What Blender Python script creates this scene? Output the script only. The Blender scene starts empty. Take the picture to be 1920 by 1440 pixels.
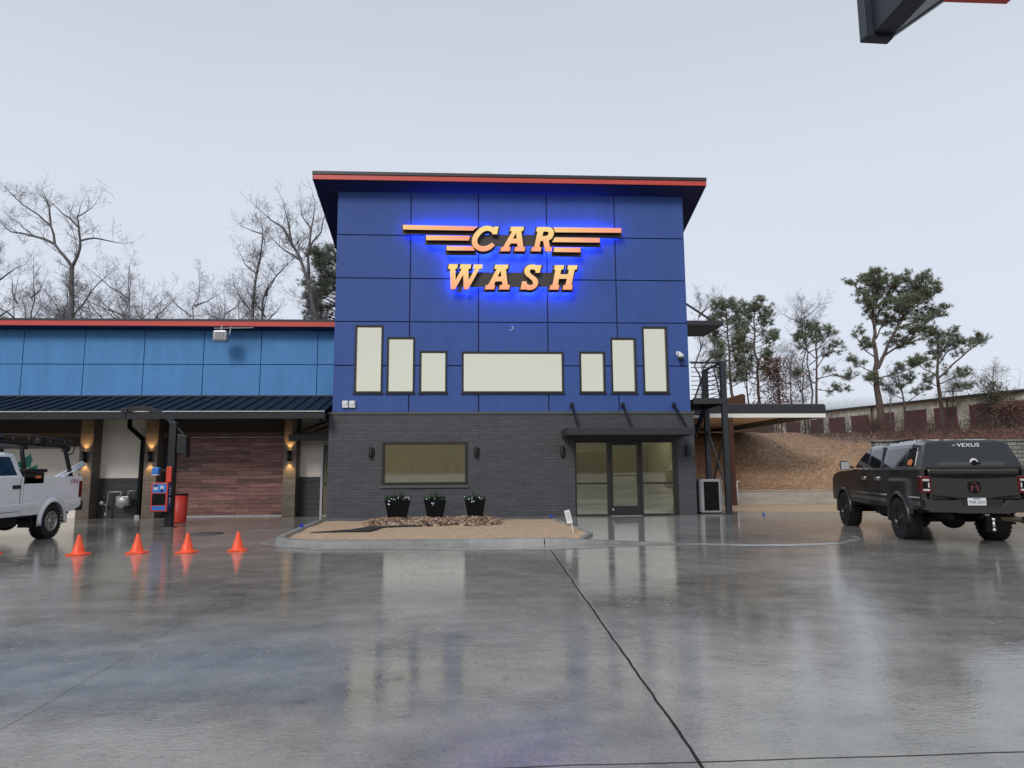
import bpy, bmesh, math, random
from math import sin, cos, pi, radians
from mathutils import Vector, Matrix
import mathutils
from mathutils import noise as _noise
from mathutils.geometry import tessellate_polygon

random.seed(7)
scene = bpy.context.scene
COL = scene.collection

# ------------------------------------------------------------------ materials
def new_mat(name):
    m = bpy.data.materials.new(name); m.use_nodes = True
    nt = m.node_tree; nt.nodes.clear()
    out = nt.nodes.new('ShaderNodeOutputMaterial')
    return m, nt, out

def N(nt, kind, **kw):
    n = nt.nodes.new(kind)
    for k, v in kw.items():
        if k in n.inputs: n.inputs[k].default_value = v
        else: setattr(n, k, v)
    return n

def L(nt, a, ao, b, bi): nt.links.new(a.outputs[ao], b.inputs[bi])

def rgba(c): return (c[0], c[1], c[2], 1.0)

def mat(name, col, rough=.5, var=.15, scale=3.0, bump=0.0, bscale=None, metal=0.0, coat=0.0,
        emit=None, estr=0.0, stretch=(1,1,1), col2=None, spec=.5, detail=5.0, dirt=0.0):
    """noise-varied principled surface"""
    m, nt, out = new_mat(name)
    b = N(nt, 'ShaderNodeBsdfPrincipled'); L(nt, b, 0, out, 0)
    tc = N(nt, 'ShaderNodeTexCoord'); mp = N(nt, 'ShaderNodeMapping')
    mp.inputs['Scale'].default_value = stretch
    L(nt, tc, 'Object', mp, 'Vector')
    nz = N(nt, 'ShaderNodeTexNoise', Scale=scale, Detail=detail, Roughness=.6); L(nt, mp, 0, nz, 'Vector')
    rp = N(nt, 'ShaderNodeValToRGB')
    c2 = col2 if col2 else tuple(min(1, c*(1+var)) for c in col)
    c1 = col if col2 else tuple(c*(1-var) for c in col)
    rp.color_ramp.elements[0].color = rgba(c1); rp.color_ramp.elements[0].position = .3
    rp.color_ramp.elements[1].color = rgba(c2); rp.color_ramp.elements[1].position = .7
    L(nt, nz, 'Fac', rp, 'Fac')
    if dirt > 0:      # mud thrown up from the road, fading out with height
        sp = N(nt, 'ShaderNodeSeparateXYZ'); L(nt, tc, 'Object', sp, 0)
        mr = N(nt, 'ShaderNodeMapRange'); mr.inputs[1].default_value = .6; mr.inputs[2].default_value = .95
        mr.inputs[3].default_value = dirt; mr.inputs[4].default_value = 0
        L(nt, sp, 'Z', mr, 0)
        ad = N(nt, 'ShaderNodeMath', operation='MULTIPLY'); L(nt, mr, 0, ad, 0)
        n3 = N(nt, 'ShaderNodeTexNoise', Scale=6, Detail=6); L(nt, tc, 'Object', n3, 'Vector'); L(nt, n3, 'Fac', ad, 1)
        mx = N(nt, 'ShaderNodeMix', data_type='RGBA'); L(nt, ad, 0, mx, 0); L(nt, rp, 0, mx, 6)
        mx.inputs[7].default_value = (.16, .13, .1, 1)
        L(nt, mx, 2, b, 'Base Color')
    else:
        L(nt, rp, 0, b, 'Base Color')
    b.inputs['Roughness'].default_value = rough
    b.inputs['Metallic'].default_value = metal
    b.inputs['Coat Weight'].default_value = coat
    b.inputs['Coat Roughness'].default_value = .05
    b.inputs['Specular IOR Level'].default_value = spec
    if emit:
        b.inputs['Emission Color'].default_value = rgba(emit); b.inputs['Emission Strength'].default_value = estr
    if bump > 0:
        n2 = N(nt, 'ShaderNodeTexNoise', Scale=bscale or scale*4, Detail=6); L(nt, mp, 0, n2, 'Vector')
        bp = N(nt, 'ShaderNodeBump', Strength=bump, Distance=.02); L(nt, n2, 'Fac', bp, 'Height')
        L(nt, bp, 0, b, 'Normal')
    return m

def math_node(nt, op, a, b=None, c=None):
    n = N(nt, 'ShaderNodeMath', operation=op)
    for i, v in enumerate((a, b, c)):
        if v is None: continue
        if isinstance(v, (int, float)): n.inputs[i].default_value = v
        else: nt.links.new(v, n.inputs[i])
    return n.outputs[0]

def wet_concrete(name, base=(.258,.244,.222), joints=False, drops=True, wet=1.0, rough=(.02,.12)):
    m, nt, out = new_mat(name)
    b = N(nt, 'ShaderNodeBsdfPrincipled'); L(nt, b, 0, out, 0)
    tc = N(nt, 'ShaderNodeTexCoord')
    pos = tc.outputs['Object']
    sp = N(nt, 'ShaderNodeSeparateXYZ'); nt.links.new(pos, sp.inputs[0])
    big = N(nt, 'ShaderNodeTexNoise', Scale=.22, Detail=5, Roughness=.62); nt.links.new(pos, big.inputs['Vector'])
    # broom marks / smears run across the lot
    mp = N(nt, 'ShaderNodeMapping'); mp.inputs['Scale'].default_value = (.75, 1.5, 1); nt.links.new(pos, mp.inputs['Vector'])
    st = N(nt, 'ShaderNodeTexNoise', Scale=1.1, Detail=7, Roughness=.65); L(nt, mp, 0, st, 'Vector')
    fine = N(nt, 'ShaderNodeTexNoise', Scale=38, Detail=4); nt.links.new(pos, fine.inputs['Vector'])
    mid = N(nt, 'ShaderNodeTexNoise', Scale=2.4, Detail=8, Roughness=.7); nt.links.new(pos, mid.inputs['Vector'])
    s = math_node(nt, 'MULTIPLY_ADD', big.outputs['Fac'], .9, -.45)
    s = math_node(nt, 'MULTIPLY_ADD', st.outputs['Fac'], .6, s)
    s = math_node(nt, 'MULTIPLY_ADD', mid.outputs['Fac'], .55, s)
    s = math_node(nt, 'MULTIPLY_ADD', fine.outputs['Fac'], .34, s)      # about .25..1.15
    rp = N(nt, 'ShaderNodeValToRGB'); nt.links.new(s, rp.inputs[0])
    rp.color_ramp.elements[0].position = .42; rp.color_ramp.elements[1].position = .98
    rp.color_ramp.elements[0].color = rgba(tuple(c*.42 for c in base))
    rp.color_ramp.elements[1].color = rgba(tuple(c*1.55 for c in base))
    colsock = rp.outputs[0]
    pit = N(nt, 'ShaderNodeTexNoise', Scale=5.5, Detail=9, Roughness=.78); nt.links.new(pos, pit.inputs['Vector'])
    pr = N(nt, 'ShaderNodeMapRange'); L(nt, pit, 'Fac', pr, 0); pr.inputs[1].default_value = .60; pr.inputs[2].default_value = .70; pr.inputs[3].default_value = 0; pr.inputs[4].default_value = .6
    mp_ = N(nt, 'ShaderNodeMix', data_type='RGBA'); L(nt, pr, 0, mp_, 0); nt.links.new(colsock, mp_.inputs[6]); mp_.inputs[7].default_value = (.055,.05,.046,1); colsock = mp_.outputs[2]
    # roughness: puddled film against damp concrete
    rr = N(nt, 'ShaderNodeMapRange'); nt.links.new(math_node(nt, 'ADD', mid.outputs['Fac'], st.outputs['Fac']), rr.inputs[0])
    rr.inputs[1].default_value = .75; rr.inputs[2].default_value = 1.25
    rr.inputs[3].default_value = rough[0]; rr.inputs[4].default_value = rough[1]
    # normals
    mpw = N(nt, 'ShaderNodeMapping'); mpw.inputs['Scale'].default_value = (1.5, 2.6, 1); nt.links.new(pos, mpw.inputs['Vector'])
    wv = N(nt, 'ShaderNodeTexNoise', Scale=2.6, Detail=5, Roughness=.6); L(nt, mpw, 0, wv, 'Vector')
    h = math_node(nt, 'MULTIPLY', wv.outputs['Fac'], .0022)
    rip = N(nt, 'ShaderNodeTexNoise', Scale=11, Detail=3, Roughness=.55); L(nt, mpw, 0, rip, 'Vector')
    calm = N(nt, 'ShaderNodeMapRange'); nt.links.new(big.outputs['Fac'], calm.inputs[0])
    calm.inputs[1].default_value = .38; calm.inputs[2].default_value = .62; calm.inputs[3].default_value = .0004; calm.inputs[4].default_value = .0024
    h = math_node(nt, 'MULTIPLY_ADD', rip.outputs['Fac'], calm.outputs[0], h)
    h = math_node(nt, 'MULTIPLY_ADD', fine.outputs['Fac'], .0002, h)
    if drops:
        for sc, amp in ((3.2, .0008), (5.3, .0006), (8.5, .0004)):
            vo = N(nt, 'ShaderNodeTexVoronoi', Scale=sc); vo.feature = 'F1'
            mv = N(nt, 'ShaderNodeMapping'); mv.inputs['Location'].default_value = (sc*.37, sc*.11, 0); nt.links.new(pos, mv.inputs['Vector'])
            L(nt, mv, 0, vo, 'Vector')
            d = math_node(nt, 'DIVIDE', vo.outputs['Distance'], sc)
            ring = math_node(nt, 'SINE', math_node(nt, 'MULTIPLY', d, 190.0))
            fall = math_node(nt, 'MAXIMUM', math_node(nt, 'SUBTRACT', 1.0, math_node(nt, 'MULTIPLY', d, 16.0)), 0.0)
            sc_ = N(nt, 'ShaderNodeSeparateXYZ'); L(nt, vo, 'Color', sc_, 0)
            on = math_node(nt, 'GREATER_THAN', sc_.outputs[0], .55)
            h = math_node(nt, 'ADD', h, math_node(nt, 'MULTIPLY', math_node(nt, 'MULTIPLY', ring, fall), math_node(nt, 'MULTIPLY', on, amp)))
            # splash and ripple glints painted into the colour: small white fleck where drop lands
            core = math_node(nt, 'LESS_THAN', d, .014)
            lit = math_node(nt, 'MULTIPLY', core, math_node(nt, 'GREATER_THAN', sc_.outputs[1], .42))
            lit = math_node(nt, 'MULTIPLY', lit, math_node(nt, 'GREATER_THAN', sp.outputs['Y'], -17.0))
            mxf = N(nt, 'ShaderNodeMix', data_type='RGBA'); nt.links.new(math_node(nt, 'MULTIPLY', lit, .6), mxf.inputs[0])
            nt.links.new(colsock, mxf.inputs[6]); mxf.inputs[7].default_value = (.5, .5, .5, 1)
            colsock = mxf.outputs[2]
    if joints:
        wob = N(nt, 'ShaderNodeTexNoise', Scale=1.7, Detail=5); nt.links.new(pos, wob.inputs['Vector'])
        w = math_node(nt, 'MULTIPLY_ADD', wob.outputs['Fac'], .05, -.025)
        x, y = sp.outputs['X'], sp.outputs['Y']
        def line(dist, width, amt, colr):
            nonlocal colsock
            f = math_node(nt, 'LESS_THAN', math_node(nt, 'ABSOLUTE', dist), width)
            mx = N(nt, 'ShaderNodeMix', data_type='RGBA'); nt.links.new(math_node(nt, 'MULTIPLY', f, amt), mx.inputs[0])
            nt.links.new(colsock, mx.inputs[6]); mx.inputs[7].default_value = rgba(colr); colsock = mx.outputs[2]
            return f
        d1 = math_node(nt, 'ADD', math_node(nt, 'MULTIPLY_ADD', y, -.0297, x), -1.77)      # main joint
        d1 = math_node(nt, 'ADD', d1, w)
        d2 = math_node(nt, 'ADD', math_node(nt, 'MULTIPLY_ADD', y, .043, x), 3.67)
        d2 = math_node(nt, 'ADD', d2, w)
        d3 = math_node(nt, 'ADD', y, 19.1); d3 = math_node(nt, 'ADD', d3, w)
        d4 = math_node(nt, 'ADD', math_node(nt, 'ADD', y, 9.92), w)
        inlot = math_node(nt, 'LESS_THAN', y, -9.0)
        f1 = line(math_node(nt, 'ADD', d1, math_node(nt, 'MULTIPLY', math_node(nt, 'GREATER_THAN', y, -8.8), 50)), .0105, .9, (.010,.009,.008))
        line(math_node(nt, 'ADD', math_node(nt, 'SUBTRACT', d1, .030), math_node(nt, 'MULTIPLY', math_node(nt, 'GREATER_THAN', y, -8.8), 50)), .016, .35, (.34,.32,.29))
        f2 = line(d2, .005, .55, (.02,.018,.017))
        f3 = line(d3, .009, .8, (.02,.018,.017))
        f4 = line(math_node(nt, 'ADD', d4, math_node(nt, 'MULTIPLY', math_node(nt, 'GREATER_THAN', math_node(nt, 'ABSOLUTE', x), 3.0), 50)), .006, .6, (.03,.028,.027))
        far = line(math_node(nt, 'ADD', math_node(nt, 'MULTIPLY_ADD', x, -.62, y), 1.3), .012, .5, (.03,.028,.027))
        anyj = math_node(nt, 'MAXIMUM', f1, math_node(nt, 'MAXIMUM', f2, f3))
        rsock = math_node(nt, 'MAXIMUM', rr.outputs[0], math_node(nt, 'MULTIPLY', anyj, .8))
        nt.links.new(rsock, b.inputs['Roughness'])
        spx = math_node(nt, 'MULTIPLY_ADD', anyj, -.45, .5); nt.links.new(spx, b.inputs['Specular IOR Level'])
    else:
        L(nt, rr, 0, b, 'Roughness')
    nt.links.new(colsock, b.inputs['Base Color'])
    b.inputs['IOR'].default_value = 1.41
    bp = N(nt, 'ShaderNodeBump', Strength=.85*wet, Distance=1.0); nt.links.new(h, bp.inputs['Height'])
    L(nt, bp, 0, b, 'Normal')
    return m

def brick_mat(name, c1, c2, mortar, bw, bh, ms=.012, rough=.55, bump=.5, coord_swap=True):
    m, nt, out = new_mat(name)
    b = N(nt, 'ShaderNodeBsdfPrincipled', Roughness=rough); L(nt, b, 0, out, 0)
    tc = N(nt, 'ShaderNodeTexCoord'); sp = N(nt, 'ShaderNodeSeparateXYZ'); L(nt, tc, 'Object', sp, 0)
    cb = N(nt, 'ShaderNodeCombineXYZ')
    nt.links.new(math_node(nt, 'ADD', sp.outputs['X'], sp.outputs['Y']), cb.inputs[0]); L(nt, sp, 'Z', cb, 1)
    br = N(nt, 'ShaderNodeTexBrick', Scale=1.0); L(nt, cb, 0, br, 'Vector')
    br.inputs['Brick Width'].default_value = bw; br.inputs['Row Height'].default_value = bh; br.inputs['Mortar Size'].default_value = ms
    br.inputs['Mortar Smooth'].default_value = .3
    br.inputs['Color1'].default_value = rgba(c1); br.inputs['Color2'].default_value = rgba(c2); br.inputs['Mortar'].default_value = rgba(mortar)
    mp = N(nt, 'ShaderNodeMapping'); mp.inputs['Scale'].default_value = (.8, .8, 5); L(nt, tc, 'Object', mp, 'Vector')
    nz = N(nt, 'ShaderNodeTexNoise', Scale=2.5, Detail=7, Roughness=.7); L(nt, mp, 0, nz, 'Vector')
    mx = N(nt, 'ShaderNodeMix', data_type='RGBA', blend_type='MULTIPLY'); mx.inputs[0].default_value = .7
    L(nt, br, 'Color', mx, 6)
    rp = N(nt, 'ShaderNodeValToRGB'); L(nt, nz, 'Fac', rp, 0)
    rp.color_ramp.elements[0].position = .3; rp.color_ramp.elements[0].color = (.55,.55,.55,1)
    rp.color_ramp.elements[1].position = .72; rp.color_ramp.elements[1].color = (1.5,1.5,1.5,1)
    L(nt, rp, 0, mx, 7); L(nt, mx, 2, b, 'Base Color')
    h = math_node(nt, 'MULTIPLY_ADD', br.outputs['Fac'], -1.0, math_node(nt, 'MULTIPLY', nz.outputs['Fac'], .7))
    bp = N(nt, 'ShaderNodeBump', Strength=bump, Distance=.012); nt.links.new(h, bp.inputs['Height']); L(nt, bp, 0, b, 'Normal')
    return m

def wood_mat(name):
    """printed wood-look planks of the roll-up door"""
    m, nt, out = new_mat(name)
    b = N(nt, 'ShaderNodeBsdfPrincipled', Roughness=.42); L(nt, b, 0, out, 0)
    tc = N(nt, 'ShaderNodeTexCoord'); sp = N(nt, 'ShaderNodeSeparateXYZ'); L(nt, tc, 'Object', sp, 0)
    cb = N(nt, 'ShaderNodeCombineXYZ'); L(nt, sp, 'X', cb, 0); L(nt, sp, 'Z', cb, 1)
    br = N(nt, 'ShaderNodeTexBrick', Scale=1.0); L(nt, cb, 0, br, 'Vector')
    br.inputs['Brick Width'].default_value = 1.25; br.inputs['Row Height'].default_value = .145
    br.inputs['Mortar Size'].default_value = .006; br.offset = .37; br.offset_frequency = 2
    br.inputs['Color1'].default_value = (.115,.056,.048,1); br.inputs['Color2'].default_value = (.30,.152,.125,1)
    br.inputs['Mortar'].default_value = (.02,.01,.01,1)
    mp = N(nt, 'ShaderNodeMapping'); mp.inputs['Scale'].default_value = (.7, 1, 9); L(nt, tc, 'Object', mp, 'Vector')
    nz = N(nt, 'ShaderNodeTexNoise', Scale=2.2, Detail=8, Roughness=.7, Distortion=.6); L(nt, mp, 0, nz, 'Vector')
    rp = N(nt, 'ShaderNodeValToRGB'); L(nt, nz, 'Fac', rp, 0)
    rp.color_ramp.elements[0].position = .28; rp.color_ramp.elements[0].color = (.4,.38,.38,1)
    rp.color_ramp.elements[1].position = .75; rp.color_ramp.elements[1].color = (2.0,1.95,1.95,1)
    mx = N(nt, 'ShaderNodeMix', data_type='RGBA', blend_type='MULTIPLY'); mx.inputs[0].default_value = 1
    L(nt, br, 'Color', mx, 6); L(nt, rp, 0, mx, 7)
    # pale sapwood streaks
    mp2 = N(nt, 'ShaderNodeMapping'); mp2.inputs['Scale'].default_value = (.55, 1, 7); mp2.inputs['Location'].default_value = (3, 0, 1); L(nt, tc, 'Object', mp2, 'Vector')
    n2 = N(nt, 'ShaderNodeTexNoise', Scale=1.6, Detail=4); L(nt, mp2, 0, n2, 'Vector')
    mr = N(nt, 'ShaderNodeMapRange'); L(nt, n2, 'Fac', mr, 0); mr.inputs[1].default_value = .62; mr.inputs[2].default_value = .74; mr.inputs[4].default_value = .65
    m2 = N(nt, 'ShaderNodeMix', data_type='RGBA'); L(nt, mr, 0, m2, 0); L(nt, mx, 2, m2, 6); m2.inputs[7].default_value = (.42,.27,.24,1)
    L(nt, m2, 2, b, 'Base Color')
    return m

def film_glass(name, refl=.8, tint=(.93,.92,.76), inner=(.75,.78,.6), rough=.03, streak=0.0):
    """solar-film glazing: strongly mirrored outside, dim view of the room"""
    m, nt, out = new_mat(name)
    tr = N(nt, 'ShaderNodeBsdfTransparent'); tr.inputs[0].default_value = rgba(inner)
    gl = N(nt, 'ShaderNodeBsdfGlossy'); gl.inputs['Roughness'].default_value = rough; gl.inputs[0].default_value = rgba(tint)
    tc = N(nt, 'ShaderNodeTexCoord'); mp = N(nt, 'ShaderNodeMapping'); mp.inputs['Scale'].default_value = (5, 1, 1.1); L(nt, tc, 'Object', mp, 'Vector')
    nz = N(nt, 'ShaderNodeTexNoise', Scale=2.0, Detail=5); L(nt, mp, 0, nz, 'Vector')
    n2 = N(nt, 'ShaderNodeTexNoise', Scale=.8, Detail=2); L(nt, tc, 'Object', n2, 'Vector')
    bp = N(nt, 'ShaderNodeBump', Strength=.25, Distance=.004); L(nt, n2, 'Fac', bp, 'Height'); L(nt, bp, 0, gl, 'Normal')
    f = math_node(nt, 'MULTIPLY_ADD', nz.outputs['Fac'], streak, refl-streak*.5)
    ms = N(nt, 'ShaderNodeMixShader'); nt.links.new(f, ms.inputs[0]); L(nt, tr, 0, ms, 1); L(nt, gl, 0, ms, 2)
    if streak > 0:     # condensation: a faint milky scatter
        df = N(nt, 'ShaderNodeBsdfDiffuse'); df.inputs[0].default_value = (.30,.30,.22,1)
        sp = N(nt, 'ShaderNodeSeparateXYZ'); L(nt, tc, 'Object', sp, 0)
        mr = N(nt, 'ShaderNodeMapRange'); L(nt, sp, 'Z', mr, 0); mr.inputs[1].default_value = 2.6; mr.inputs[2].default_value = 1.0; mr.inputs[3].default_value = .04; mr.inputs[4].default_value = .26
        ff = math_node(nt, 'MULTIPLY', mr.outputs[0], math_node(nt, 'MULTIPLY_ADD', nz.outputs['Fac'], 1.4, -.2))
        m2 = N(nt, 'ShaderNodeMixShader'); nt.links.new(ff, m2.inputs[0]); L(nt, ms, 0, m2, 1); L(nt, df, 0, m2, 2)
        L(nt, m2, 0, out, 0)
    else: L(nt, ms, 0, out, 0)
    return m

def glow(name, col, strength, grad=None):
    m, nt, out = new_mat(name)
    e = N(nt, 'ShaderNodeEmission', Strength=strength); L(nt, e, 0, out, 0)
    e.inputs[0].default_value = rgba(col)
    tc = N(nt, 'ShaderNodeTexCoord')
    if grad:
        axis, c0, c1 = grad
        sp = N(nt, 'ShaderNodeSeparateXYZ'); L(nt, tc, 'Generated', sp, 0)
        rp = N(nt, 'ShaderNodeValToRGB'); L(nt, sp, axis, rp, 0)
        rp.color_ramp.elements[0].color = rgba(c0); rp.color_ramp.elements[1].color = rgba(c1)
        rp.color_ramp.elements[0].position = .05; rp.color_ramp.elements[1].position = .9
        L(nt, rp, 0, e, 0)
    return m

def leaf_litter(name):
    m, nt, out = new_mat(name)
    b = N(nt, 'ShaderNodeBsdfPrincipled', Roughness=.75); L(nt, b, 0, out, 0)
    tc = N(nt, 'ShaderNodeTexCoord')
    vo = N(nt, 'ShaderNodeTexVoronoi', Scale=9.0); L(nt, tc, 'Object', vo, 'Vector')
    big = N(nt, 'ShaderNodeTexNoise', Scale=.28, Detail=6, Roughness=.65); L(nt, tc, 'Object', big, 'Vector')
    mid = N(nt, 'ShaderNodeTexNoise', Scale=3, Detail=8, Roughness=.75); L(nt, tc, 'Object', mid, 'Vector')
    sp = N(nt, 'ShaderNodeSeparateXYZ'); L(nt, vo, 'Color', sp, 0)
    rp = N(nt, 'ShaderNodeValToRGB'); nt.links.new(math_node(nt, 'MULTIPLY_ADD', mid.outputs['Fac'], .9, math_node(nt, 'MULTIPLY_ADD', sp.outputs[0], .5, -.2)), rp.inputs[0])
    e = rp.color_ramp.elements
    e[0].position = .12; e[0].color = (.30,.172,.098,1); e[1].position = .85; e[1].color = (.62,.40,.24,1)
    k = e.new(.45); k.color = (.44,.255,.14,1)
    # dark red-brown litter up the slope and at the right
    s2 = N(nt, 'ShaderNodeSeparateXYZ'); L(nt, tc, 'Object', s2, 0)
    mr = N(nt, 'ShaderNodeMapRange'); nt.links.new(math_node(nt, 'MULTIPLY_ADD', s2.outputs['X'], .55, s2.outputs['Y']), mr.inputs[0])
    mr.inputs[1].default_value = 19.5; mr.inputs[2].default_value = 26.0
    f = math_node(nt, 'MULTIPLY', mr.outputs[0], math_node(nt, 'MULTIPLY_ADD', big.outputs['Fac'], 1.2, .1))
    mx = N(nt, 'ShaderNodeMix', data_type='RGBA'); mx.clamp_factor = True; nt.links.new(f, mx.inputs[0]); L(nt, rp, 0, mx, 6)
    rp2 = N(nt, 'ShaderNodeValToRGB'); L(nt, mid, 'Fac', rp2, 0)
    rp2.color_ramp.elements[0].position = .3; rp2.color_ramp.elements[0].color = (.06,.032,.025,1)
    rp2.color_ramp.elements[1].position = .72; rp2.color_ramp.elements[1].color = (.22,.115,.08,1)
    L(nt, rp2, 0, mx, 7); L(nt, mx, 2, b, 'Base Color')
    h = math_node(nt, 'MULTIPLY_ADD', vo.outputs['Distance'], 1.0, math_node(nt, 'MULTIPLY', mid.outputs['Fac'], 1.3))
    bp = N(nt, 'ShaderNodeBump', Strength=.9, Distance=.12); nt.links.new(h, bp.inputs['Height']); L(nt, bp, 0, b, 'Normal')
    return m

M = {}
M['lot'] = wet_concrete('wet_concrete_lot', joints=True)
M['walk'] = wet_concrete('wet_concrete_walk', base=(.25,.24,.225), drops=False, wet=.7)
M['kerb'] = wet_concrete('damp_kerb_concrete', base=(.25,.245,.235), drops=False, wet=.8, rough=(.38,.6))
M['pan'] = wet_concrete('damp_gutter_concrete', base=(.30,.293,.28), drops=False, wet=.8, rough=(.10,.3))
M['ground'] = mat('far_ground', (.10,.085,.06), .9, .3, .2)
M['soil'] = mat('sandy_soil', (.42,.275,.165), .85, col2=(.62,.45,.30), scale=7, bump=.9, bscale=22, detail=9)
M['fabric'] = mat('landscape_fabric', (.018,.018,.019), .5, .3, 8, bump=.5)
M['litter'] = leaf_litter('leaf_litter')
M['rock'] = mat('river_rock', (.13,.075,.045), .35, col2=(.42,.27,.17), scale=5.5, bump=.3)
M['blue'] = mat('deep_blue_stucco', (.041,.094,.318), .7, .09, .9, bump=.25, bscale=70, detail=9, stretch=(2.2,2.2,.6))
M['blue_groove'] = mat('blue_groove', (.010,.018,.075), .8, .1)
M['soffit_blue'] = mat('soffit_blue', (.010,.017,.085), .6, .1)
M['sky_blue'] = mat('light_blue_stucco', (.082,.262,.56), .7, .12, .9, bump=.25, bscale=70, detail=9, stretch=(2.2,2.2,.6))
M['sky_groove'] = mat('light_blue_groove', (.012,.05,.15), .8, .1)
M['brick'] = brick_mat('charcoal_brick', (.060,.060,.067), (.074,.074,.081), (.043,.043,.048), .60, .095, .010, bump=.28)
M['ledge'] = mat('charcoal_ledge', (.085,.083,.086), .6, .15, 2)
M['red'] = mat('red_fascia', (.62,.07,.05), .4, .06, 1)
M['dark'] = mat('black_metal', (.012,.012,.014), .38, .2, 2)
M['dark2'] = mat('charcoal_metal', (.030,.030,.034), .42, .15, 2)
M['bronze'] = mat('dark_bronze_frame', (.022,.018,.016), .35, .15, 2)
M['seam'] = mat('standing_seam_metal', (.006,.008,.014), .5, .2, 1.5, spec=.25)
M['stucco'] = mat('cream_stucco', (.93,.85,.745), .8, .05, 4, bump=1.0, bscale=7, stretch=(1,1,2.4))
M['wetstucco'] = mat('streaked_white_stucco', (.55,.52,.47), .8, col2=(.82,.77,.70), scale=3, bump=.8, bscale=9, stretch=(4,1,1))
M['cmu'] = brick_mat('brown_block', (.115,.095,.075), (.135,.11,.087), (.19,.16,.13), 2.5, .41, .009, bump=.3)
M['cmu_dark'] = brick_mat('dark_block', (.038,.038,.040), (.048,.048,.050), (.028,.028,.03), .8, .2, .01, bump=.6)
M['wood'] = wood_mat('wood_look_planks')
M['header'] = mat('brown_header', (.05,.033,.024), .6, .35, 1.5, stretch=(.3,1,8))
M['tan'] = mat('tan_trim', (.155,.098,.055), .6, .12, 2)
M['olive'] = mat('olive_door_paint', (.13,.11,.07), .5, .1)
M['white'] = mat('white_paint', (.78,.78,.77), .4, .05, 3)
M['grey'] = mat('grey_plastic', (.30,.30,.30), .5, .1)
M['lgrey'] = mat('light_grey_metal', (.48,.49,.50), .35, .1, metal=.4)
M['galv'] = mat('galvanised_pipe', (.30,.31,.32), .4, .2, metal=.5)
M['black'] = mat('matt_black', (.008,.008,.009), .6, .2, spec=.12)
M['glass_up'] = film_glass('upper_film_glass', .88, tint=(.93,.88,.68))
M['glass_win'] = film_glass('window_film_glass', .82, streak=.2)
M['glass_door'] = film_glass('door_film_glass', .62)
M['room_wall'] = mat('room_wall', (.50,.47,.36), .8, .06)
M['room_dark'] = mat('room_grey', (.05,.054,.045), .8, .1)
M['room_floor'] = mat('room_floor', (.16,.16,.14), .3, .1)
M['lamp'] = glow('room_lamp', (1,.94,.78), 17.0)
M['warm'] = glow('warm_bulb', (1,.62,.28), 14)
M['face'] = glow('letter_face', (1,.6,.2), 1.0, ('Z', (1.0,.42,.25), (1.0,.73,.29)))
M['bar'] = glow('bar_face', (1,.5,.2), 1.0, ('X', (1.0,.60,.26), (1.0,.39,.245)))
M['halo'] = glow('halo_led', (.06,.115,1.0), 98.0)
M['return'] = mat('letter_return', (.032,.012,.009), .4, .2)
M['backer'] = mat('sign_backer', (.055,.044,.042), .5, .1)
M['orange'] = mat('cone_orange', (.90,.085,.025), .45, .22, 14, emit=(1,.12,.03), estr=.10)  # faint glow added to the cone colour, no lamp inside
M['rust'] = mat('rusty_steel', (.055,.018,.010), .7, col2=(.11,.04,.02), scale=4, bump=.3)
M['beige'] = mat('beige_soffit', (.93,.74,.54), .7, .04, 1.5)
M['wht_trim'] = mat('white_trim', (.85,.83,.79), .5, .04)
M['block'] = brick_mat('split_face_block', (.17,.17,.155), (.27,.27,.245), (.05,.05,.045), .46, .20, .02, bump=1.0)
M['concwall'] = mat('pale_concrete', (.38,.34,.285), .7, .18, 2.5, bump=.3, stretch=(.5,1,2))
M['storage'] = mat('storage_wall', (.95,.87,.70), .75, .2, .8, stretch=(4,4,.5))
M['maroon'] = mat('maroon_door', (.17,.055,.06), .6, .15, 1)
M['roofgrey'] = mat('grey_roof', (.08,.08,.085), .6, .2)
M['bark'] = mat('bare_bark', (.15,.14,.145), .9, .3, 3, bump=.4)  # base colour lightened to stand in for rain haze
M['bark_far'] = mat('haze_tinted_bark', (.27,.26,.275), .9, .25, 3)  # paler still: the rain haze is put into the bark colour
M['pinebark'] = mat('pine_bark', (.115,.085,.075), .9, .35, 3, bump=.5)
M['needle'] = mat('pine_needles', (.14,.165,.11), .6, col2=(.27,.30,.20), scale=.55, spec=.2)  # greyed and lightened, haze painted into the needle colour
M['needle_far'] = mat('haze_tinted_needles', (.17,.19,.15), .6, col2=(.27,.295,.23), scale=.5, spec=.2)  # farther needles, more of the haze mixed into their colour
M['redleaf'] = mat('dead_red_leaves', (.13,.055,.04), .8, .4, 1)
M['brush'] = mat('brush_stems', (.085,.055,.045), .9, .35, .8)
M['vine'] = mat('vine_leaves', (.075,.075,.04), .7, .35, .8)
M['plant'] = mat('planter_green', (.045,.075,.035), .6, .4, 12)
M['petal'] = mat('white_petals', (.75,.73,.78), .6, .1)
M['red_bin'] = mat('red_perforated_metal', (.55,.035,.02), .45, .12, 30)
M['kred'] = mat('kiosk_red', (.62,.06,.035), .4, .06)
M['kblue'] = mat('kiosk_blue', (.045,.20,.60), .35, .06)
M['knavy'] = mat('kiosk_navy', (.025,.05,.20), .35, .06)
M['flag'] = mat('blue_flag', (.02,.08,.5), .6, .1)
M['navy_can'] = mat('canopy_navy', (.020,.024,.038), .45, .15, 1)
M['truck_white'] = mat('white_truck_paint', (.93,.93,.92), .22, .03, 2, coat=.6, dirt=.4)
M['truck_dark'] = mat('granite_truck_paint', (.043,.040,.037), .20, .12, 60, coat=1.0, metal=.25)
M['tyre'] = mat('tyre_rubber', (.012,.012,.012), .75, .25, 20, bump=.5)
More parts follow.
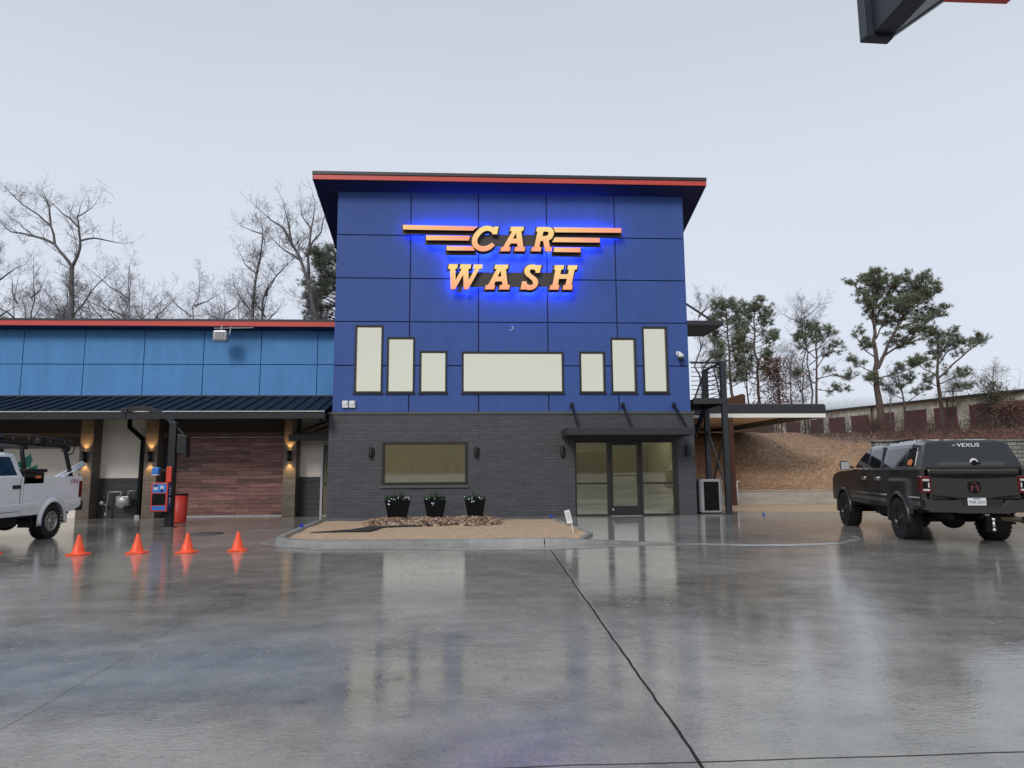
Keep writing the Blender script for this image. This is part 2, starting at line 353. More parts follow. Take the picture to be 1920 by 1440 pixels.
M['rim_dark'] = mat('dark_rim', (.035,.035,.037), .3, .15, metal=.6)
M['rim_silver'] = mat('silver_rim', (.50,.49,.46), .32, .12, metal=.8)
M['under'] = mat('underbody', (.010,.010,.010), .8, .3)
M['carglass'] = mat('tinted_glass', (.006,.007,.009), .04, .1, spec=.7)
M['capglass'] = mat('cap_rear_glass', (.028,.030,.034), .10, .1, spec=.45)
M['trim'] = mat('black_trim', (.014,.014,.015), .5, .2)
M['flare'] = mat('satin_flare', (.045,.043,.042), .25, .1, metal=.4)
M['taillight'] = mat('tail_lens', (.10,.006,.007), .12, .1, coat=.6)
M['lens_white'] = mat('clear_lens', (.60,.56,.57), .15, .08)
M['chrome'] = mat('chrome', (.75,.75,.76), .12, .05, metal=1.0)
M['plate'] = mat('plate_white', (.72,.73,.75), .4, .05)
M['ink'] = mat('dark_ink', (.03,.03,.04), .5, .1)
M['decal_red'] = mat('decal_red', (.33,.012,.02), .4, .1)
M['decal_white'] = mat('decal_white', (.80,.80,.80), .4, .05)
M['emblem_red'] = mat('emblem_red', (.10,.02,.02), .4, .1)
M['decal_orange'] = mat('decal_orange', (.75,.22,.07), .5, .1)
M['brass'] = mat('tarnished_exhaust', (.16,.125,.085), .35, .2, metal=.7)
M['green_box'] = mat('green_board', (.045,.24,.15), .5, .12)
M['pipe_white'] = mat('white_pipe', (.62,.66,.70), .35, .08)
M['mud'] = mat('muddy_floor', (.05,.04,.035), .8, .3)

# ------------------------------------------------------------------ mesh builder
class MB:
    def __init__(s): s.v = []; s.f = []; s.mi = []; s.sm = []
    def add(s, vs, fs, mi=0, smooth=False):
        o = len(s.v); s.v += [tuple(v) for v in vs]
        for f in fs: s.f.append(tuple(i+o for i in f)); s.mi.append(mi); s.sm.append(smooth)
        return s
    def box(s, x0, x1, y0, y1, z0, z1, mi=0):
        v = [(x,y,z) for z in (z0,z1) for y in (y0,y1) for x in (x0,x1)]
        return s.add(v, [(0,2,3,1),(4,5,7,6),(0,1,5,4),(2,6,7,3),(0,4,6,2),(1,3,7,5)], mi)
    def quad(s, a, b, c, d, mi=0): return s.add([a,b,c,d], [(0,1,2,3)], mi)
    def poly(s, pts, mi=0): return s.add(pts, [tuple(range(len(pts)))], mi)
    def bar(s, p0, p1, w, h=None, mi=0, up=(0,0,1)):
        """square bar between two points"""
        h = h or w; p0 = Vector(p0); p1 = Vector(p1); d = (p1-p0).normalized(); u = Vector(up)
        if abs(d.dot(u)) > .97: u = Vector((0,1,0))
        x = d.cross(u).normalized()*w/2; y = d.cross(x).normalized()*h/2
        v = [p+a*x+b*y for p in (p0,p1) for a,b in ((-1,-1),(1,-1),(1,1),(-1,1))]
        return s.add(v, [(3,2,1,0),(4,5,6,7),(0,1,5,4),(1,2,6,5),(2,3,7,6),(3,0,4,7)], mi)
    def tube(s, pts, r, n=8, mi=0, caps=True, smooth=True):
        pts = [Vector(p) for p in pts]; k = len(pts)
        rs = r if isinstance(r, (list,tuple)) else [r]*k
        vs = []; x = None
        for i, p in enumerate(pts):
            d = (pts[min(i+1,k-1)]-pts[max(i-1,0)])
            if d.length < 1e-9: d = Vector((0,0,1))
            d.normalize()
            if x is None:
                u = Vector((0,0,1)) if abs(d.z) < .9 else Vector((1,0,0)); x = d.cross(u).normalized()
            else:
                x = (x - d*x.dot(d))
                if x.length < 1e-6: x = d.orthogonal()
                x.normalize()
            y = d.cross(x)
            for j in range(n):
                a = 2*pi*j/n; vs.append(p+(x*cos(a)+y*sin(a))*rs[i])
        fs = [(i*n+j, i*n+(j+1)%n, (i+1)*n+(j+1)%n, (i+1)*n+j) for i in range(k-1) for j in range(n)]
        s.add(vs, fs, mi, smooth)
        if caps and n > 2:
            o = len(s.v)-len(vs)
            s.f.append(tuple(o+j for j in reversed(range(n)))); s.mi.append(mi); s.sm.append(False)
            s.f.append(tuple(o+(k-1)*n+j for j in range(n))); s.mi.append(mi); s.sm.append(False)
        return s
    def lathe(s, prof, n=24, mi=0, axis='z', c=(0,0,0), smooth=True, closed=False):
        vs = []
        for r, h in prof:
            for j in range(n):
                a = 2*pi*j/n; p = (r*cos(a), r*sin(a), h)
                if axis == 'x': p = (h, r*cos(a), r*sin(a))
                elif axis == 'y': p = (r*sin(a), h, r*cos(a))
                vs.append((p[0]+c[0], p[1]+c[1], p[2]+c[2]))
        k = len(prof)
        fs = [(i*n+j, i*n+(j+1)%n, (i+1)*n+(j+1)%n, (i+1)*n+j) for i in range(k-1) for j in range(n)]
        if closed: fs += [((k-1)*n+j, (k-1)*n+(j+1)%n, (j+1)%n, j) for j in range(n)]
        else:
            pass
        return s.add(vs, fs, mi, smooth)
    def prism(s, pts, axis, a, b, mi=0, holes=(), mi_side=None):
        """extrude a 2-D outline (with holes) along an axis from a to b"""
        loops = [list(pts)]+[list(h) for h in holes]
        flat = [p for l in loops for p in l]
        tris = tessellate_polygon([[Vector((p[0],p[1],0)) for p in l] for l in loops])
        def P(p, t):
            return {'x':(t,p[0],p[1]), 'y':(p[0],t,p[1]), 'z':(p[0],p[1],t)}[axis]
        n = len(flat)
        vs = [P(p,a) for p in flat]+[P(p,b) for p in flat]
        o = len(s.v); s.v += vs
        for t in tris:
            s.f.append(tuple(o+i for i in t)); s.mi.append(mi); s.sm.append(False)
            s.f.append(tuple(o+n+i for i in reversed(t))); s.mi.append(mi); s.sm.append(False)
        k = 0; ms = mi if mi_side is None else mi_side
        for l in loops:
            m = len(l)
            for i in range(m):
                j = (i+1) % m
                s.f.append((o+k+i, o+k+j, o+n+k+j, o+n+k+i)); s.mi.append(ms); s.sm.append(False)
            k += m
        return s
    def loft(s, rings, mi=0, smooth=False, caps=True):
        n = len(rings[0]); vs = [p for r in rings for p in r]
        fs = [(i*n+j, i*n+(j+1)%n, (i+1)*n+(j+1)%n, (i+1)*n+j) for i in range(len(rings)-1) for j in range(n)]
        if caps: fs += [tuple(reversed(range(n))), tuple((len(rings)-1)*n+j for j in range(n))]
        return s.add(vs, fs, mi, smooth)
    def ball(s, c, r, mi=0, jit=0.0, sub=1, sq=(1,1,1), smooth=True):
        bm = bmesh.new(); bmesh.ops.create_icosphere(bm, subdivisions=sub, radius=1)
        vs = []
        for v in bm.verts:
            k = r*(1+random.uniform(-jit,jit)); vs.append((c[0]+v.co.x*k*sq[0], c[1]+v.co.y*k*sq[1], c[2]+v.co.z*k*sq[2]))
        fs = [[v.index for v in f.verts] for f in bm.faces]; bm.free()
        return s.add(vs, fs, mi, smooth)
    def build(s, name, mats, parent=None, bevel=0.0, fixn=True, segs=2, local=False, label=None, subd=0):
        me = bpy.data.meshes.new(name)
        vs = s.v
        if parent is not None and not local:
            inv = world_of(parent).inverted(); vs = [inv @ Vector(v) for v in vs]
        me.from_pydata([tuple(v) for v in vs], [], s.f)
        for m in (mats if isinstance(mats, (list,tuple)) else [mats]): me.materials.append(m)
        me.polygons.foreach_set('material_index', s.mi); me.polygons.foreach_set('use_smooth', s.sm)
        if fixn:
            bm = bmesh.new(); bm.from_mesh(me); bmesh.ops.recalc_face_normals(bm, faces=bm.faces); bm.to_mesh(me); bm.free()
        me.update()
        o = bpy.data.objects.new(name, me); COL.objects.link(o)
        if parent is not None: o.parent = parent
        if bevel > 0:
            md = o.modifiers.new('bevel', 'BEVEL'); md.width = bevel; md.segments = segs; md.limit_method = 'ANGLE'; md.angle_limit = radians(35)
            md.harden_normals = False
        if label: o['label'] = label
        return o

def build_each(mb, name, mats, parent=None, **kw):
    """one object for each separate piece of the mesh"""
    key = {}; par = list(range(len(mb.v)))
    def find(a):
        while par[a] != a: par[a] = par[par[a]]; a = par[a]
        return a
    for i, v in enumerate(mb.v):
        k = tuple(round(c, 4) for c in v)
        if k in key: par[find(i)] = find(key[k])
        else: key[k] = i
    for f in mb.f:
        for j in f[1:]: par[find(j)] = find(f[0])
    groups = {}
    for fi, f in enumerate(mb.f): groups.setdefault(find(f[0]), []).append(fi)
    out = []
    for fis in groups.values():
        g = MB(); mp = {}
        for fi in fis:
            nf = []
            for i in mb.f[fi]:
                if i not in mp: mp[i] = len(g.v); g.v.append(mb.v[i])
                nf.append(mp[i])
            g.f.append(tuple(nf)); g.mi.append(mb.mi[fi]); g.sm.append(mb.sm[fi])
        out.append(g.build(name, mats, parent, **kw))
    return out

def world_of(o):
    m = o.matrix_basis.copy(); p = o.parent
    while p is not None: m = p.matrix_basis @ m; p = p.parent
    return m

def tag(o, label, cat, group=None, kind=None):
    o['label'] = label; o['category'] = cat
    if group: o['group'] = group
    if kind: o['kind'] = kind
    return o

def thing(name, label, cat, loc=(0,0,0), rz=0.0, group=None):
    o = bpy.data.objects.new(name, None); COL.objects.link(o)
    o.empty_display_size = .2
    o.location = loc; o.rotation_euler = (0,0,rz)
    return tag(o, label, cat, group)

def struct(name, mb, m, **kw):
    o = mb.build(name, m, **kw); o['kind'] = 'structure'; return o

def dup(o, parent=None, loc=None, rz=None, label=None):
    c = o.copy(); COL.objects.link(c)
    if parent is not None: c.parent = parent
    if loc is not None: c.location = loc
    if rz is not None: c.rotation_euler = (0,0,rz)
    if label: c['label'] = label
    for ch in list(o.children): dup(ch, c)
    return c

def wall_holes(mb, x0, x1, z0, z1, holes, yf, yb, mi=0):
    """a wall sheet facing -Y with real rectangular openings and reveals"""
    hs = [(max(x0,a), min(x1,b), max(z0,c), min(z1,d)) for a,b,c,d in holes]
    hs = [h for h in hs if h[1] > h[0]+1e-6 and h[3] > h[2]+1e-6]
    xs = sorted({x0,x1}|{h[0] for h in hs}|{h[1] for h in hs}); zs = sorted({z0,z1}|{h[2] for h in hs}|{h[3] for h in hs})
    def solid(i, k):
        if i < 0 or k < 0 or i >= len(xs)-1 or k >= len(zs)-1: return False
        cx = (xs[i]+xs[i+1])/2; cz = (zs[k]+zs[k+1])/2
        return not any(h[0] < cx < h[1] and h[2] < cz < h[3] for h in hs)
    for i in range(len(xs)-1):
        for k in range(len(zs)-1):
            if not solid(i,k): continue
            a,b,c,d = xs[i],xs[i+1],zs[k],zs[k+1]
            mb.quad((a,yf,c),(b,yf,c),(b,yf,d),(a,yf,d),mi); mb.quad((b,yb,c),(a,yb,c),(a,yb,d),(b,yb,d),mi)
            if not solid(i-1,k): mb.quad((a,yf,c),(a,yf,d),(a,yb,d),(a,yb,c),mi)
            if not solid(i+1,k): mb.quad((b,yf,d),(b,yf,c),(b,yb,c),(b,yb,d),mi)
            if not solid(i,k-1): mb.quad((a,yf,c),(a,yb,c),(b,yb,c),(b,yf,c),mi)
            if not solid(i,k+1): mb.quad((a,yf,d),(b,yf,d),(b,yb,d),(a,yb,d),mi)

def frame_rect(mb, x0, x1, z0, z1, w, yf, yb, mi=0):
    mb.box(x0,x0+w,yf,yb,z0,z1,mi); mb.box(x1-w,x1,yf,yb,z0,z1,mi)
    mb.box(x0+w,x1-w,yf,yb,z0,z0+w,mi); mb.box(x0+w,x1-w,yf,yb,z1-w,z1,mi)

def text_mesh(name, txt, size, m, parent, loc, rot, depth=.004, shear=0.0, sx=1.0):
    cu = bpy.data.curves.new(name, 'FONT'); cu.body = txt; cu.size = size; cu.extrude = depth; cu.shear = shear
    cu.align_x = 'CENTER'; cu.align_y = 'CENTER'
    t = bpy.data.objects.new(name+'_src', cu); COL.objects.link(t)
    dg = bpy.context.evaluated_depsgraph_get()
    me = bpy.data.meshes.new_from_object(t.evaluated_get(dg))
    bpy.data.objects.remove(t); bpy.data.curves.remove(cu)
    me.name = name; me.materials.clear(); me.materials.append(m)
    o = bpy.data.objects.new(name, me); COL.objects.link(o); o.parent = parent
    o.location = loc; o.rotation_euler = rot; o.scale = (sx,1,1)
    return o

# ================================================================== SETTING
g = MB(); g.quad((-400,-300,-.012),(400,-300,-.012),(400,500,-.012),(-400,500,-.012)); struct('ground', g, M['ground'])
g = MB()
# the lot is one gently subdivided sheet
g.quad((-32,-45,0),(34,-45,0),(34,6.2,0),(-32,6.2,0)); struct('concrete_lot', g, M['lot'])

# entrance walk in front of the doors, its lip fading into the lot
walk = [(1.75,-8.25),(3.0,-8.45),(4.3,-8.62),(5.6,-8.98),(6.5,-9.05),(7.5,-8.85),(8.25,-8.2),(8.68,-7.3),(8.75,-6.6),(8.45,-5.4),(8.6,-3.5),(9.0,-1.2),(9.2,1.2),(7.5,1.2),(7.5,-.02),(-4.85,-.02),(-4.85,-1.7),(2.45,-1.7),(2.75,-6.6),(2.1,-7.9)]
g = MB(); g.prism(walk, 'z', .001, .024); struct('entrance_walk', g, M['walk'], bevel=.012)
# lighter worn lip of the walk: a flat band just above the lot
lip = [(1.75,-8.25),(3.0,-8.45),(4.3,-8.62),(5.6,-8.98),(6.5,-9.05),(7.5,-8.85),(8.25,-8.2),(8.68,-7.3),(8.75,-6.6),(8.45,-5.4)]
g = MB()
for i in range(len(lip)-1):
    (xa,ya),(xb,yb) = lip[i],lip[i+1]
    def off(k):
        a = Vector(lip[max(k-1,0)]); b = Vector(lip[min(k+1,len(lip)-1)]); d = (b-a).normalized(); return Vector((d.y,-d.x))
    oa, ob = off(i)*.16, off(i+1)*.16
    g.quad((xa,ya,.022),(xa+oa.x,ya+oa.y,.005),(xb+ob.x,yb+ob.y,.005),(xb,yb,.022))
struct('walk_lip', g, M['pan'])

# planting island: kerb swept round the bed, gutter pan outside it
kerb = [(-4.72,-1.7),(-4.66,-3.0),(-4.60,-4.6),(-4.50,-5.9)]
for a in range(0, 91, 12):
    t = radians(a); kerb.append((-2.95-1.52*cos(t), -6.75-1.52*sin(t)))
kerb += [(-1.6,-8.33),(0,-8.36),(1.46,-8.38)]
def sweep(mb, path, prof, mi=0, smooth=False, zscale=None):
    rings = []
    for i, p in enumerate(path):
        a = Vector(path[max(i-1,0)]); b = Vector(path[min(i+1,len(path)-1)]); d = (b-a).normalized(); nrm = Vector((d.y,-d.x))*-1
        zs = zscale[i] if zscale else 1
        rings.append([(p[0]+nrm.x*u, p[1]+nrm.y*u, w*zs) for u, w in prof])
    mb.loft(rings, mi, smooth)
KP = [(-.03,.001),(-.015,.055),(.005,.098),(.035,.120),(.07,.126),(.17,.128),(.185,.118),(.185,.001)]
g = MB(); sweep(g, kerb, KP)
k2 = [(1.485,-8.38),(1.9,-8.37),(2.4,-8.40),(3.2,-8.47),(4.2,-8.60)]
sweep(g, k2, KP, zscale=[1,.92,.7,.42,.2])
sweep(g, [(2.42,-1.78),(2.55,-4),(2.70,-6.6),(2.25,-8.0)], [(-.02,.001),(-.015,.075),(.10,.08),(.11,.001)])
struct('kerb', g, M['kerb'])
g = MB()
pan = kerb[3:]+[(2.4,-8.4),(4.2,-8.62)]
for i in range(len(pan)-1):
    def nn(k):
        a = Vector(pan[max(k-1,0)]); b = Vector(pan[min(k+1,len(pan)-1)]); d = (b-a).normalized(); return Vector((d.y,-d.x))
    wid = lambda k: .25 if k < 2 else (.35 if k < 8 else (.6 if k < 10 else .95))
    wa, wb = wid(i), wid(i+1)
    if i >= len(pan)-3: wa, wb = (1.0,.7) if i == len(pan)-3 else (.7,.1)
    a, b = pan[i], pan[i+1]; na, nb = nn(i), nn(i+1)
    g.quad((a[0],a[1],.0045),(a[0]+na.x*wa,a[1]+na.y*wa,.004),(b[0]+nb.x*wb,b[1]+nb.y*wb,.004),(b[0],b[1],.0045))
struct('gutter_pan', g, M['pan'])
# soil in the bed: a slightly lumpy sheet
inner = [(x+.0,y) for x,y in kerb]
g = MB()
nx, ny = 60, 46
def in_bed(x, y):
    xl = -4.5
    if y < -6.6: xl = -2.95-math.sqrt(max(0, 1.4**2-(min(y+6.75,0))**2)) if y > -8.1 else 9
    xr = 2.44+(-1.75-y)*.06 if y > -6.6 else 2.74-(-6.6-y)*.32
    return xl < x < xr
import mathutils
def soil_z(x, y): return .062+.03*mathutils.noise.noise(Vector((x*1.1,y*1.1,0)))+.012*mathutils.noise.noise(Vector((x*5,y*5,2)))
for i in range(nx):
    for j in range(ny):
        xa, xb = -4.62+7.45*i/nx, -4.62+7.45*(i+1)/nx; ya, yb = -8.22+6.5*j/ny, -8.22+6.5*(j+1)/ny
        if in_bed((xa+xb)/2,(ya+yb)/2):
            g.add([(x,y,soil_z(x,y)) for x,y in ((xa,ya),(xb,ya),(xb,yb),(xa,yb))], [(0,1,2,3)], 0, True)
struct('planting_soil', g, M['soil'])

# sandy wash-off along the low wall at the right
g = MB(); g.prism([(9.4,2.2),(11.5,1.4),(14,1.0),(17,-.8),(19.5,-.6),(24,2.0),(24,6.15),(10.6,6.15),(9.6,5.0)], 'z', .003, .012)
struct('wet_dirt', g, M['soil'])

# hillside behind: one height field
def hill(x, y):
    n = mathutils.noise.noise
    t = min(1, max(0, (y-6.35)/8.6)); s = t*t*(3-2*t)
    zl = .60+2.95*(.35*t+.65*s)
    if y > 14.95: zl = 3.55+(y-14.95)*.047
    # right-hand terrace: low in front of the block wall, high behind it
    w = min(1, max(0, (x-18.5)/2.2)); w = w*w*(3-2*w)
    if y < 9.25: zr = .62+max(0,y-6.35)*.22
    elif y < 9.7: zr = 1.25+(y-9.25)/.45*1.45
    else: zr = 2.70+min(1,(y-9.7)/22)*1.75+max(0,(y-31.7))*.036
    z = zl*(1-w)+zr*w
    bank = math.exp(-((x-17.7)**2/2.2+(y-9.3)**2/1.6))*.55
    z += bank
    z += .10*n(Vector((x*.55,y*.55,0)))*min(1,(y-6.3)*.5)+.05*n(Vector((x*1.9,y*1.9,4)))*min(1,(y-6.3))
    if x < 9: z *= max(0, min(1, (x-5.6)/3.0))
    return max(z, -.05)
g = MB(); xs = [5+.35*i for i in range(75)]+[31.25+1.2*i for i in range(50)]; ys = [6.36+.3*i for i in range(40)]+[18.4+1.1*i for i in range(62)]
vs = [(x,y,hill(x,y)) for y in ys for x in xs]; n = len(xs)
g.add(vs, [(j*n+i,j*n+i+1,(j+1)*n+i+1,(j+1)*n+i) for j in range(len(ys)-1) for i in range(n-1)], 0, True)
struct('hillside', g, M['litter'])

# loose leaves lying on the slope, uncountable
g = MB(); rr = random.Random(5)
for i in range(2600):
    x = rr.uniform(8.5,24); y = 6.5+ (rr.random()**1.4)*9; z = hill(x,y)+.015
    s = rr.uniform(.03,.08); a = rr.uniform(0,6.3)
    u = Vector((cos(a),sin(a),rr.uniform(-.3,.6)))*s; v = Vector((-sin(a),cos(a),rr.uniform(-.2,.7)))*s*.7
    c = Vector((x,y,z)); g.add([c-u*.6,c+v*.5,c+u*.6,c-v*.5], [(0,1,2,3)], rr.choice((0,0,1,2)))
o = g.build('fallen_leaves', [mat('leaf_tan',(.36,.22,.12),.8,.3,3), mat('leaf_pale',(.46,.34,.23),.8,.3,3), mat('leaf_brown',(.13,.06,.035),.8,.3,3)])
tag(o, 'dry brown leaves scattered over the hillside behind the low wall', 'leaves', kind='stuff')

# low concrete wall at the foot of the hill
g = MB(); g.box(8.5,34,6.2,6.42,0,.58); g.box(8.5,34,6.17,6.46,.58,.63)
tag(g.build('low_wall', M['concwall'], bevel=.02), 'low pale concrete wall along the foot of the leafy hillside', 'wall')
# split-face block wall holding the upper terrace
g = MB(); g.box(19.3,40,9.0,9.35,.9,2.78); g.box(19.25,40,8.95,9.4,2.78,2.90)
tag(g.build('block_wall', M['block'], bevel=.015), 'rough grey block retaining wall behind the dark pickup', 'wall')

# ================================================================== TOWER
T = thing('tower_building', 'tall deep blue and charcoal brick building with red-edged sloping roof', 'building', (1.35,0,0))
# ground floor brick
SF = (3.38,6.90,.0,2.52); GW = (-3.06,-.21,1.09,2.52)
g = MB(); wall_holes(g, -4.82, 7.50, 0, 3.43, [SF, GW], 0, .22)
g.box(-4.82,-4.60,.22,9,0,3.43); g.box(7.28,7.50,.22,9,0,3.43)
g.build('brick_base', M['brick'], T)
g = MB(); g.box(-4.86,7.54,-.035,.25,3.43,3.525); g.box(-4.86,-4.6,.25,9,3.43,3.525); g.box(7.3,7.54,.25,9,3.43,3.525)
g.build('ledge', M['ledge'], T, bevel=.008)
# upper storey: groove backing and raised panels
UW = [(-4.03,-3.08,4.15,6.48),(-2.95,-2.01,4.15,6.07),(-1.85,-.92,4.15,5.60),(-.42,3.06,4.15,5.58),(3.60,4.49,4.15,5.59),(4.69,5.58,4.15,6.08),(5.80,6.69,4.15,6.48)]
gx = [-4.72,-2.20,.145,2.53,4.94,7.41]; gz = [3.525,5.09,6.60,8.12,9.65,11.25]
g = MB(); wall_holes(g, -4.72+.004, 7.41-.004, 3.525, 11.2, UW, .035, .2)
# side walls follow the slope of the roof
for xa, xb in ((-4.715,-4.5),(7.19,7.405)):
    g.prism([(.2,3.525),(9,3.525),(9,8.75),(.2,11.12)], 'x', xa, xb)
g.build('wall_backing', M['blue_groove'], T)
g = MB()
for i in range(5):
    for k in range(5):
        a = gx[i]+(.021 if i else 0); b = gx[i+1]-(.021 if i < 4 else 0); c = gz[k]+(.019 if k else 0); d = gz[k+1]-.019
        wall_holes(g, a, b, c, d, UW, 0, .034)
for xa, xb in ((-4.72,-4.716),(7.406,7.41)):
    g.prism([(.036,3.525),(9,3.525),(9,8.75),(.036,11.16)], 'x', xa, xb)
g.build('wall_panel', M['blue'], T)
# roof: sloping slab, falls to the back
def rz(y): return 11.36-.27*(y+.6)
xl, xr = -5.44, 8.06
g = MB(); g.prism([(-.57,rz(-.57)),(9.6,rz(9.6)),(9.6,rz(9.6)+.02),(-.57,rz(-.57)+.02)], 'x', xl+.02, xr-.02); g.build('soffit', M['soffit_blue'], T)
g = MB(); g.prism([(-.6,rz(-.6)+.02),(9.62,rz(9.62)+.02),(9.62,rz(9.62)+.28),(-.6,rz(-.6)+.28)], 'x', xl+.01, xr-.01); g.build('roof', M['dark2'], T)
g = MB(); g.box(xl,xr,-.635,-.601,rz(-.6),rz(-.6)+.17); g.build('red_strip', M['red'], T, bevel=.004)
g = MB(); g.box(xl-.03,xr+.03,-.665,-.602,rz(-.6)+.172,rz(-.6)+.285); g.build('roof_cap', M['dark2'], T, bevel=.006)
g = MB()
for xa, xb in ((xl-.025,xl+.009),(xr-.009,xr+.025)):
    g.prism([(-.62,rz(-.62)),(9.62,rz(9.62)),(9.62,rz(9.62)+.27),(-.62,rz(-.62)+.27)], 'x', xa, xb)
build_each(g, 'side_fascia', M['soffit_blue'], T)

for (a,b,c,d) in UW:
    g = MB(); frame_rect(g, a+.002, b-.002, c+.002, d-.002, .062, -.03, .12)
    f = g.build('window', M['bronze'], T, bevel=.006)
    g = MB(); g.quad((a+.06,.05,c+.06),(b-.06,.05,c+.06),(b-.06,.05,d-.06),(a+.06,.05,d-.06)); g.build('pane', M['glass_up'], f, fixn=False)
    g = MB(); g.box(a-.03,b+.03,-.05,-.002,c-.035,c-.001); g.build('sill', M['bronze'], f)
# an unlit void closed behind each upper window
g = MB(); g.box(-4.4,7.1,.6,.7,3.8,7); g.build('interior_partition', M['room_wall'], T)

a,b,c,d = GW
g = MB(); frame_rect(g, a+.002, b-.002, c+.002, d-.002, .095, -.02, .12); f = g.build('window', M['bronze'], T, bevel=.006)
g = MB(); g.quad((a+.09,.06,c+.09),(b-.09,.06,c+.09),(b-.09,.06,d-.09),(a+.09,.06,d-.09)); g.build('pane', M['glass_win'], f, fixn=False)
g = MB(); g.box(a-.05,b+.03,-.06,-.002,c-.095,c-.002); g.build('sill', M['ledge'], f, bevel=.006)

# storefront
g = MB(); z0 = .024
for xa, xb in ((3.385,3.435),(4.475,4.565),(5.60,5.69),(6.735,6.895)): g.box(xa,xb,-.01,.13,z0,2.515)
for xa, xb in ((3.435,4.475),(5.69,6.735)):
    g.box(xa,xb,-.008,.128,2.46,2.515); g.box(xa,xb,-.008,.128,1.065,1.135); g.box(xa,xb,-.008,.128,z0,.085)
g.box(4.565,5.60,-.008,.128,2.435,2.515)
SFo = g.build('storefront', M['bronze'], T, bevel=.005)
for xa, xb in ((3.435,4.475),(5.69,6.735)):
    for za, zb in ((.085,1.065),(1.135,2.46)):
        g = MB(); g.quad((xa,.06,za),(xb,.06,za),(xb,.06,zb),(xa,.06,zb)); g.build('pane', M['glass_door'], SFo, fixn=False)
g = MB()
g.box(4.572,4.665,.0,.045+.06,z0+.015,2.43); g.box(5.50,5.593,0,.105,z0+.015,2.43)
g.box(4.665,5.50,0,.105,2.375,2.43); g.box(4.665,5.50,0,.105,z0+.015,.355)
DR = g.build('door', M['bronze'], T, bevel=.005)
g = MB(); g.quad((4.665,.055,.355),(5.50,.055,.355),(5.50,.055,2.375),(4.665,.055,2.375)); g.build('pane', M['glass_door'], DR, fixn=False)
g = MB(); g.bar((4.62,-.04,1.36),(5.54,-.04,1.36),.026); g.tube([(5.515,-.01,1.36),(5.515,-.07,1.35),(5.515,-.08,1.25),(5.515,-.07,1.12),(5.515,-.01,1.11)], .014, 8)
g.build('handle', M['dark'], DR)
g = MB(); g.box(4.56,5.60,-.09,-.011,.025,.035); g.build('threshold', M['lgrey'], T)
g = MB(); g.box(4.63,4.66,-.006,-.0005,.20,.265); g.build('sticker', M['white'], DR)

# room behind the glass
g = MB(); g.box(-4.58,7.26,8.4,8.5,0,3.3); g.box(-4.59,-4.55,.23,8.4,0,3.3); g.box(7.2,7.27,.23,8.4,0,3.3); g.build('interior_wall', M['room_wall'], T)
g = MB(); g.box(2.1,2.2,.5,8.3,0,3.2); g.box(2.4,5.45,5.0,5.1,0,2.28); g.box(6.75,7.85,5.2,5.3,.03,2.55); g.box(3.0,6.9,3.6,4.2,.03,1.12); g.box(-1.75,-1.45,3,3.3,.03,2.7); g.box(-4.0,-.1,4.2,4.3,.03,1.75); build_each(g, 'interior_partition', M['room_dark'], T)
g = MB(); g.box(-4.55,7.2,.23,8.4,.002,.022); g.build('interior_floor', M['room_floor'], T)
g = MB(); g.box(-4.55,7.2,.23,8.4,3.2,3.3); g.build('interior_ceiling', M['room_wall'], T)
for x, y in ((-2.6,2.2),(.2,2.2),(4.0,2.4),(6.2,2.4),(4.0,6.2)):
    g = MB(); g.box(x-.3,x+.3,y-.3,y+.3,3.17,3.195); g.build('ceiling_light', M['lamp'], T)

# ------------------------------------------------------------------ things on the tower
A = thing('entrance_awning', 'black flat metal awning over the glass entrance doors held by three rods', 'awning', (5.0,0,2.78))
g = MB(); g.box(2.94,7.08,-1.4,-1.33,2.655,2.89); g.box(2.94,3.0,-1.33,-.002,2.655,2.89); g.box(7.02,7.08,-1.33,-.002,2.655,2.89); g.build('fascia', M['dark2'], A, bevel=.01)
g = MB(); g.box(3.0,7.02,-1.33,-.003,2.72,2.78); g.build('deck', M['dark'], A)
for x in (3.33,5.08,6.85):
    g = MB(); g.bar((x-.02,-.03,3.73),(x,-1.34,2.87),.075); g.box(x-.08,x+.04,-.05,-.002,3.64,3.82); g.tube([(x-.02,-.04,3.75),(x-.02,-.13,3.69)],.05,8); g.box(x-.05,x+.05,-1.36,-1.24,2.86,2.90)
    g.build('rod', M['dark'], A, bevel=.004)

lampgrp = 'unlit black wall lamps on the charcoal brick'
for x, lb in ((-3.38,'unlit black wall lamp left of the ground floor window'),(.10,'unlit black wall lamp just right of the ground floor window'),(2.99,'unlit black wall lamp between window and entrance doors'),(7.26,'unlit black wall lamp right of the entrance doors at the corner')):
    W = thing('wall_lamp', lb, 'wall lamp', (x,0,2.17), group=lampgrp)
    g = MB(); g.lathe([(.0,2.0),(.062,2.0),(.065,2.01),(.065,2.34),(.062,2.35),(0,2.35)], 20, c=(x-.035,-.085,0)); g.build('lamp_body', M['dark'], W)
    g = MB(); g.box(x-.01,x+.075,-.055,-.002,2.06,2.30); g.build('back_plate', M['dark'], W, bevel=.006)
E2 = 'white twin utility boxes on the blue wall'
for x, lb in ((-4.29,'white utility box on the blue wall corner, left one of two'),(-4.06,'white utility box on the blue wall corner, right one of two')):
    W = thing('utility_box', lb, 'utility box', (x,0,3.76), group=E2)
    g = MB(); g.box(x-.10,x+.10,-.09,-.002,3.65,3.89); g.build('cover', M['white'], W, bevel=.02)
    g = MB(); g.box(x-.075,x+.095,-.093,-.0905,3.735,3.755); g.box(x+.06,x+.085,-.094,-.0912,3.75,3.86); g.build('slot', M['grey'], W)
W = thing('security_camera', 'white dome security camera with black lens on the blue wall', 'camera', (7.06,0,5.44))
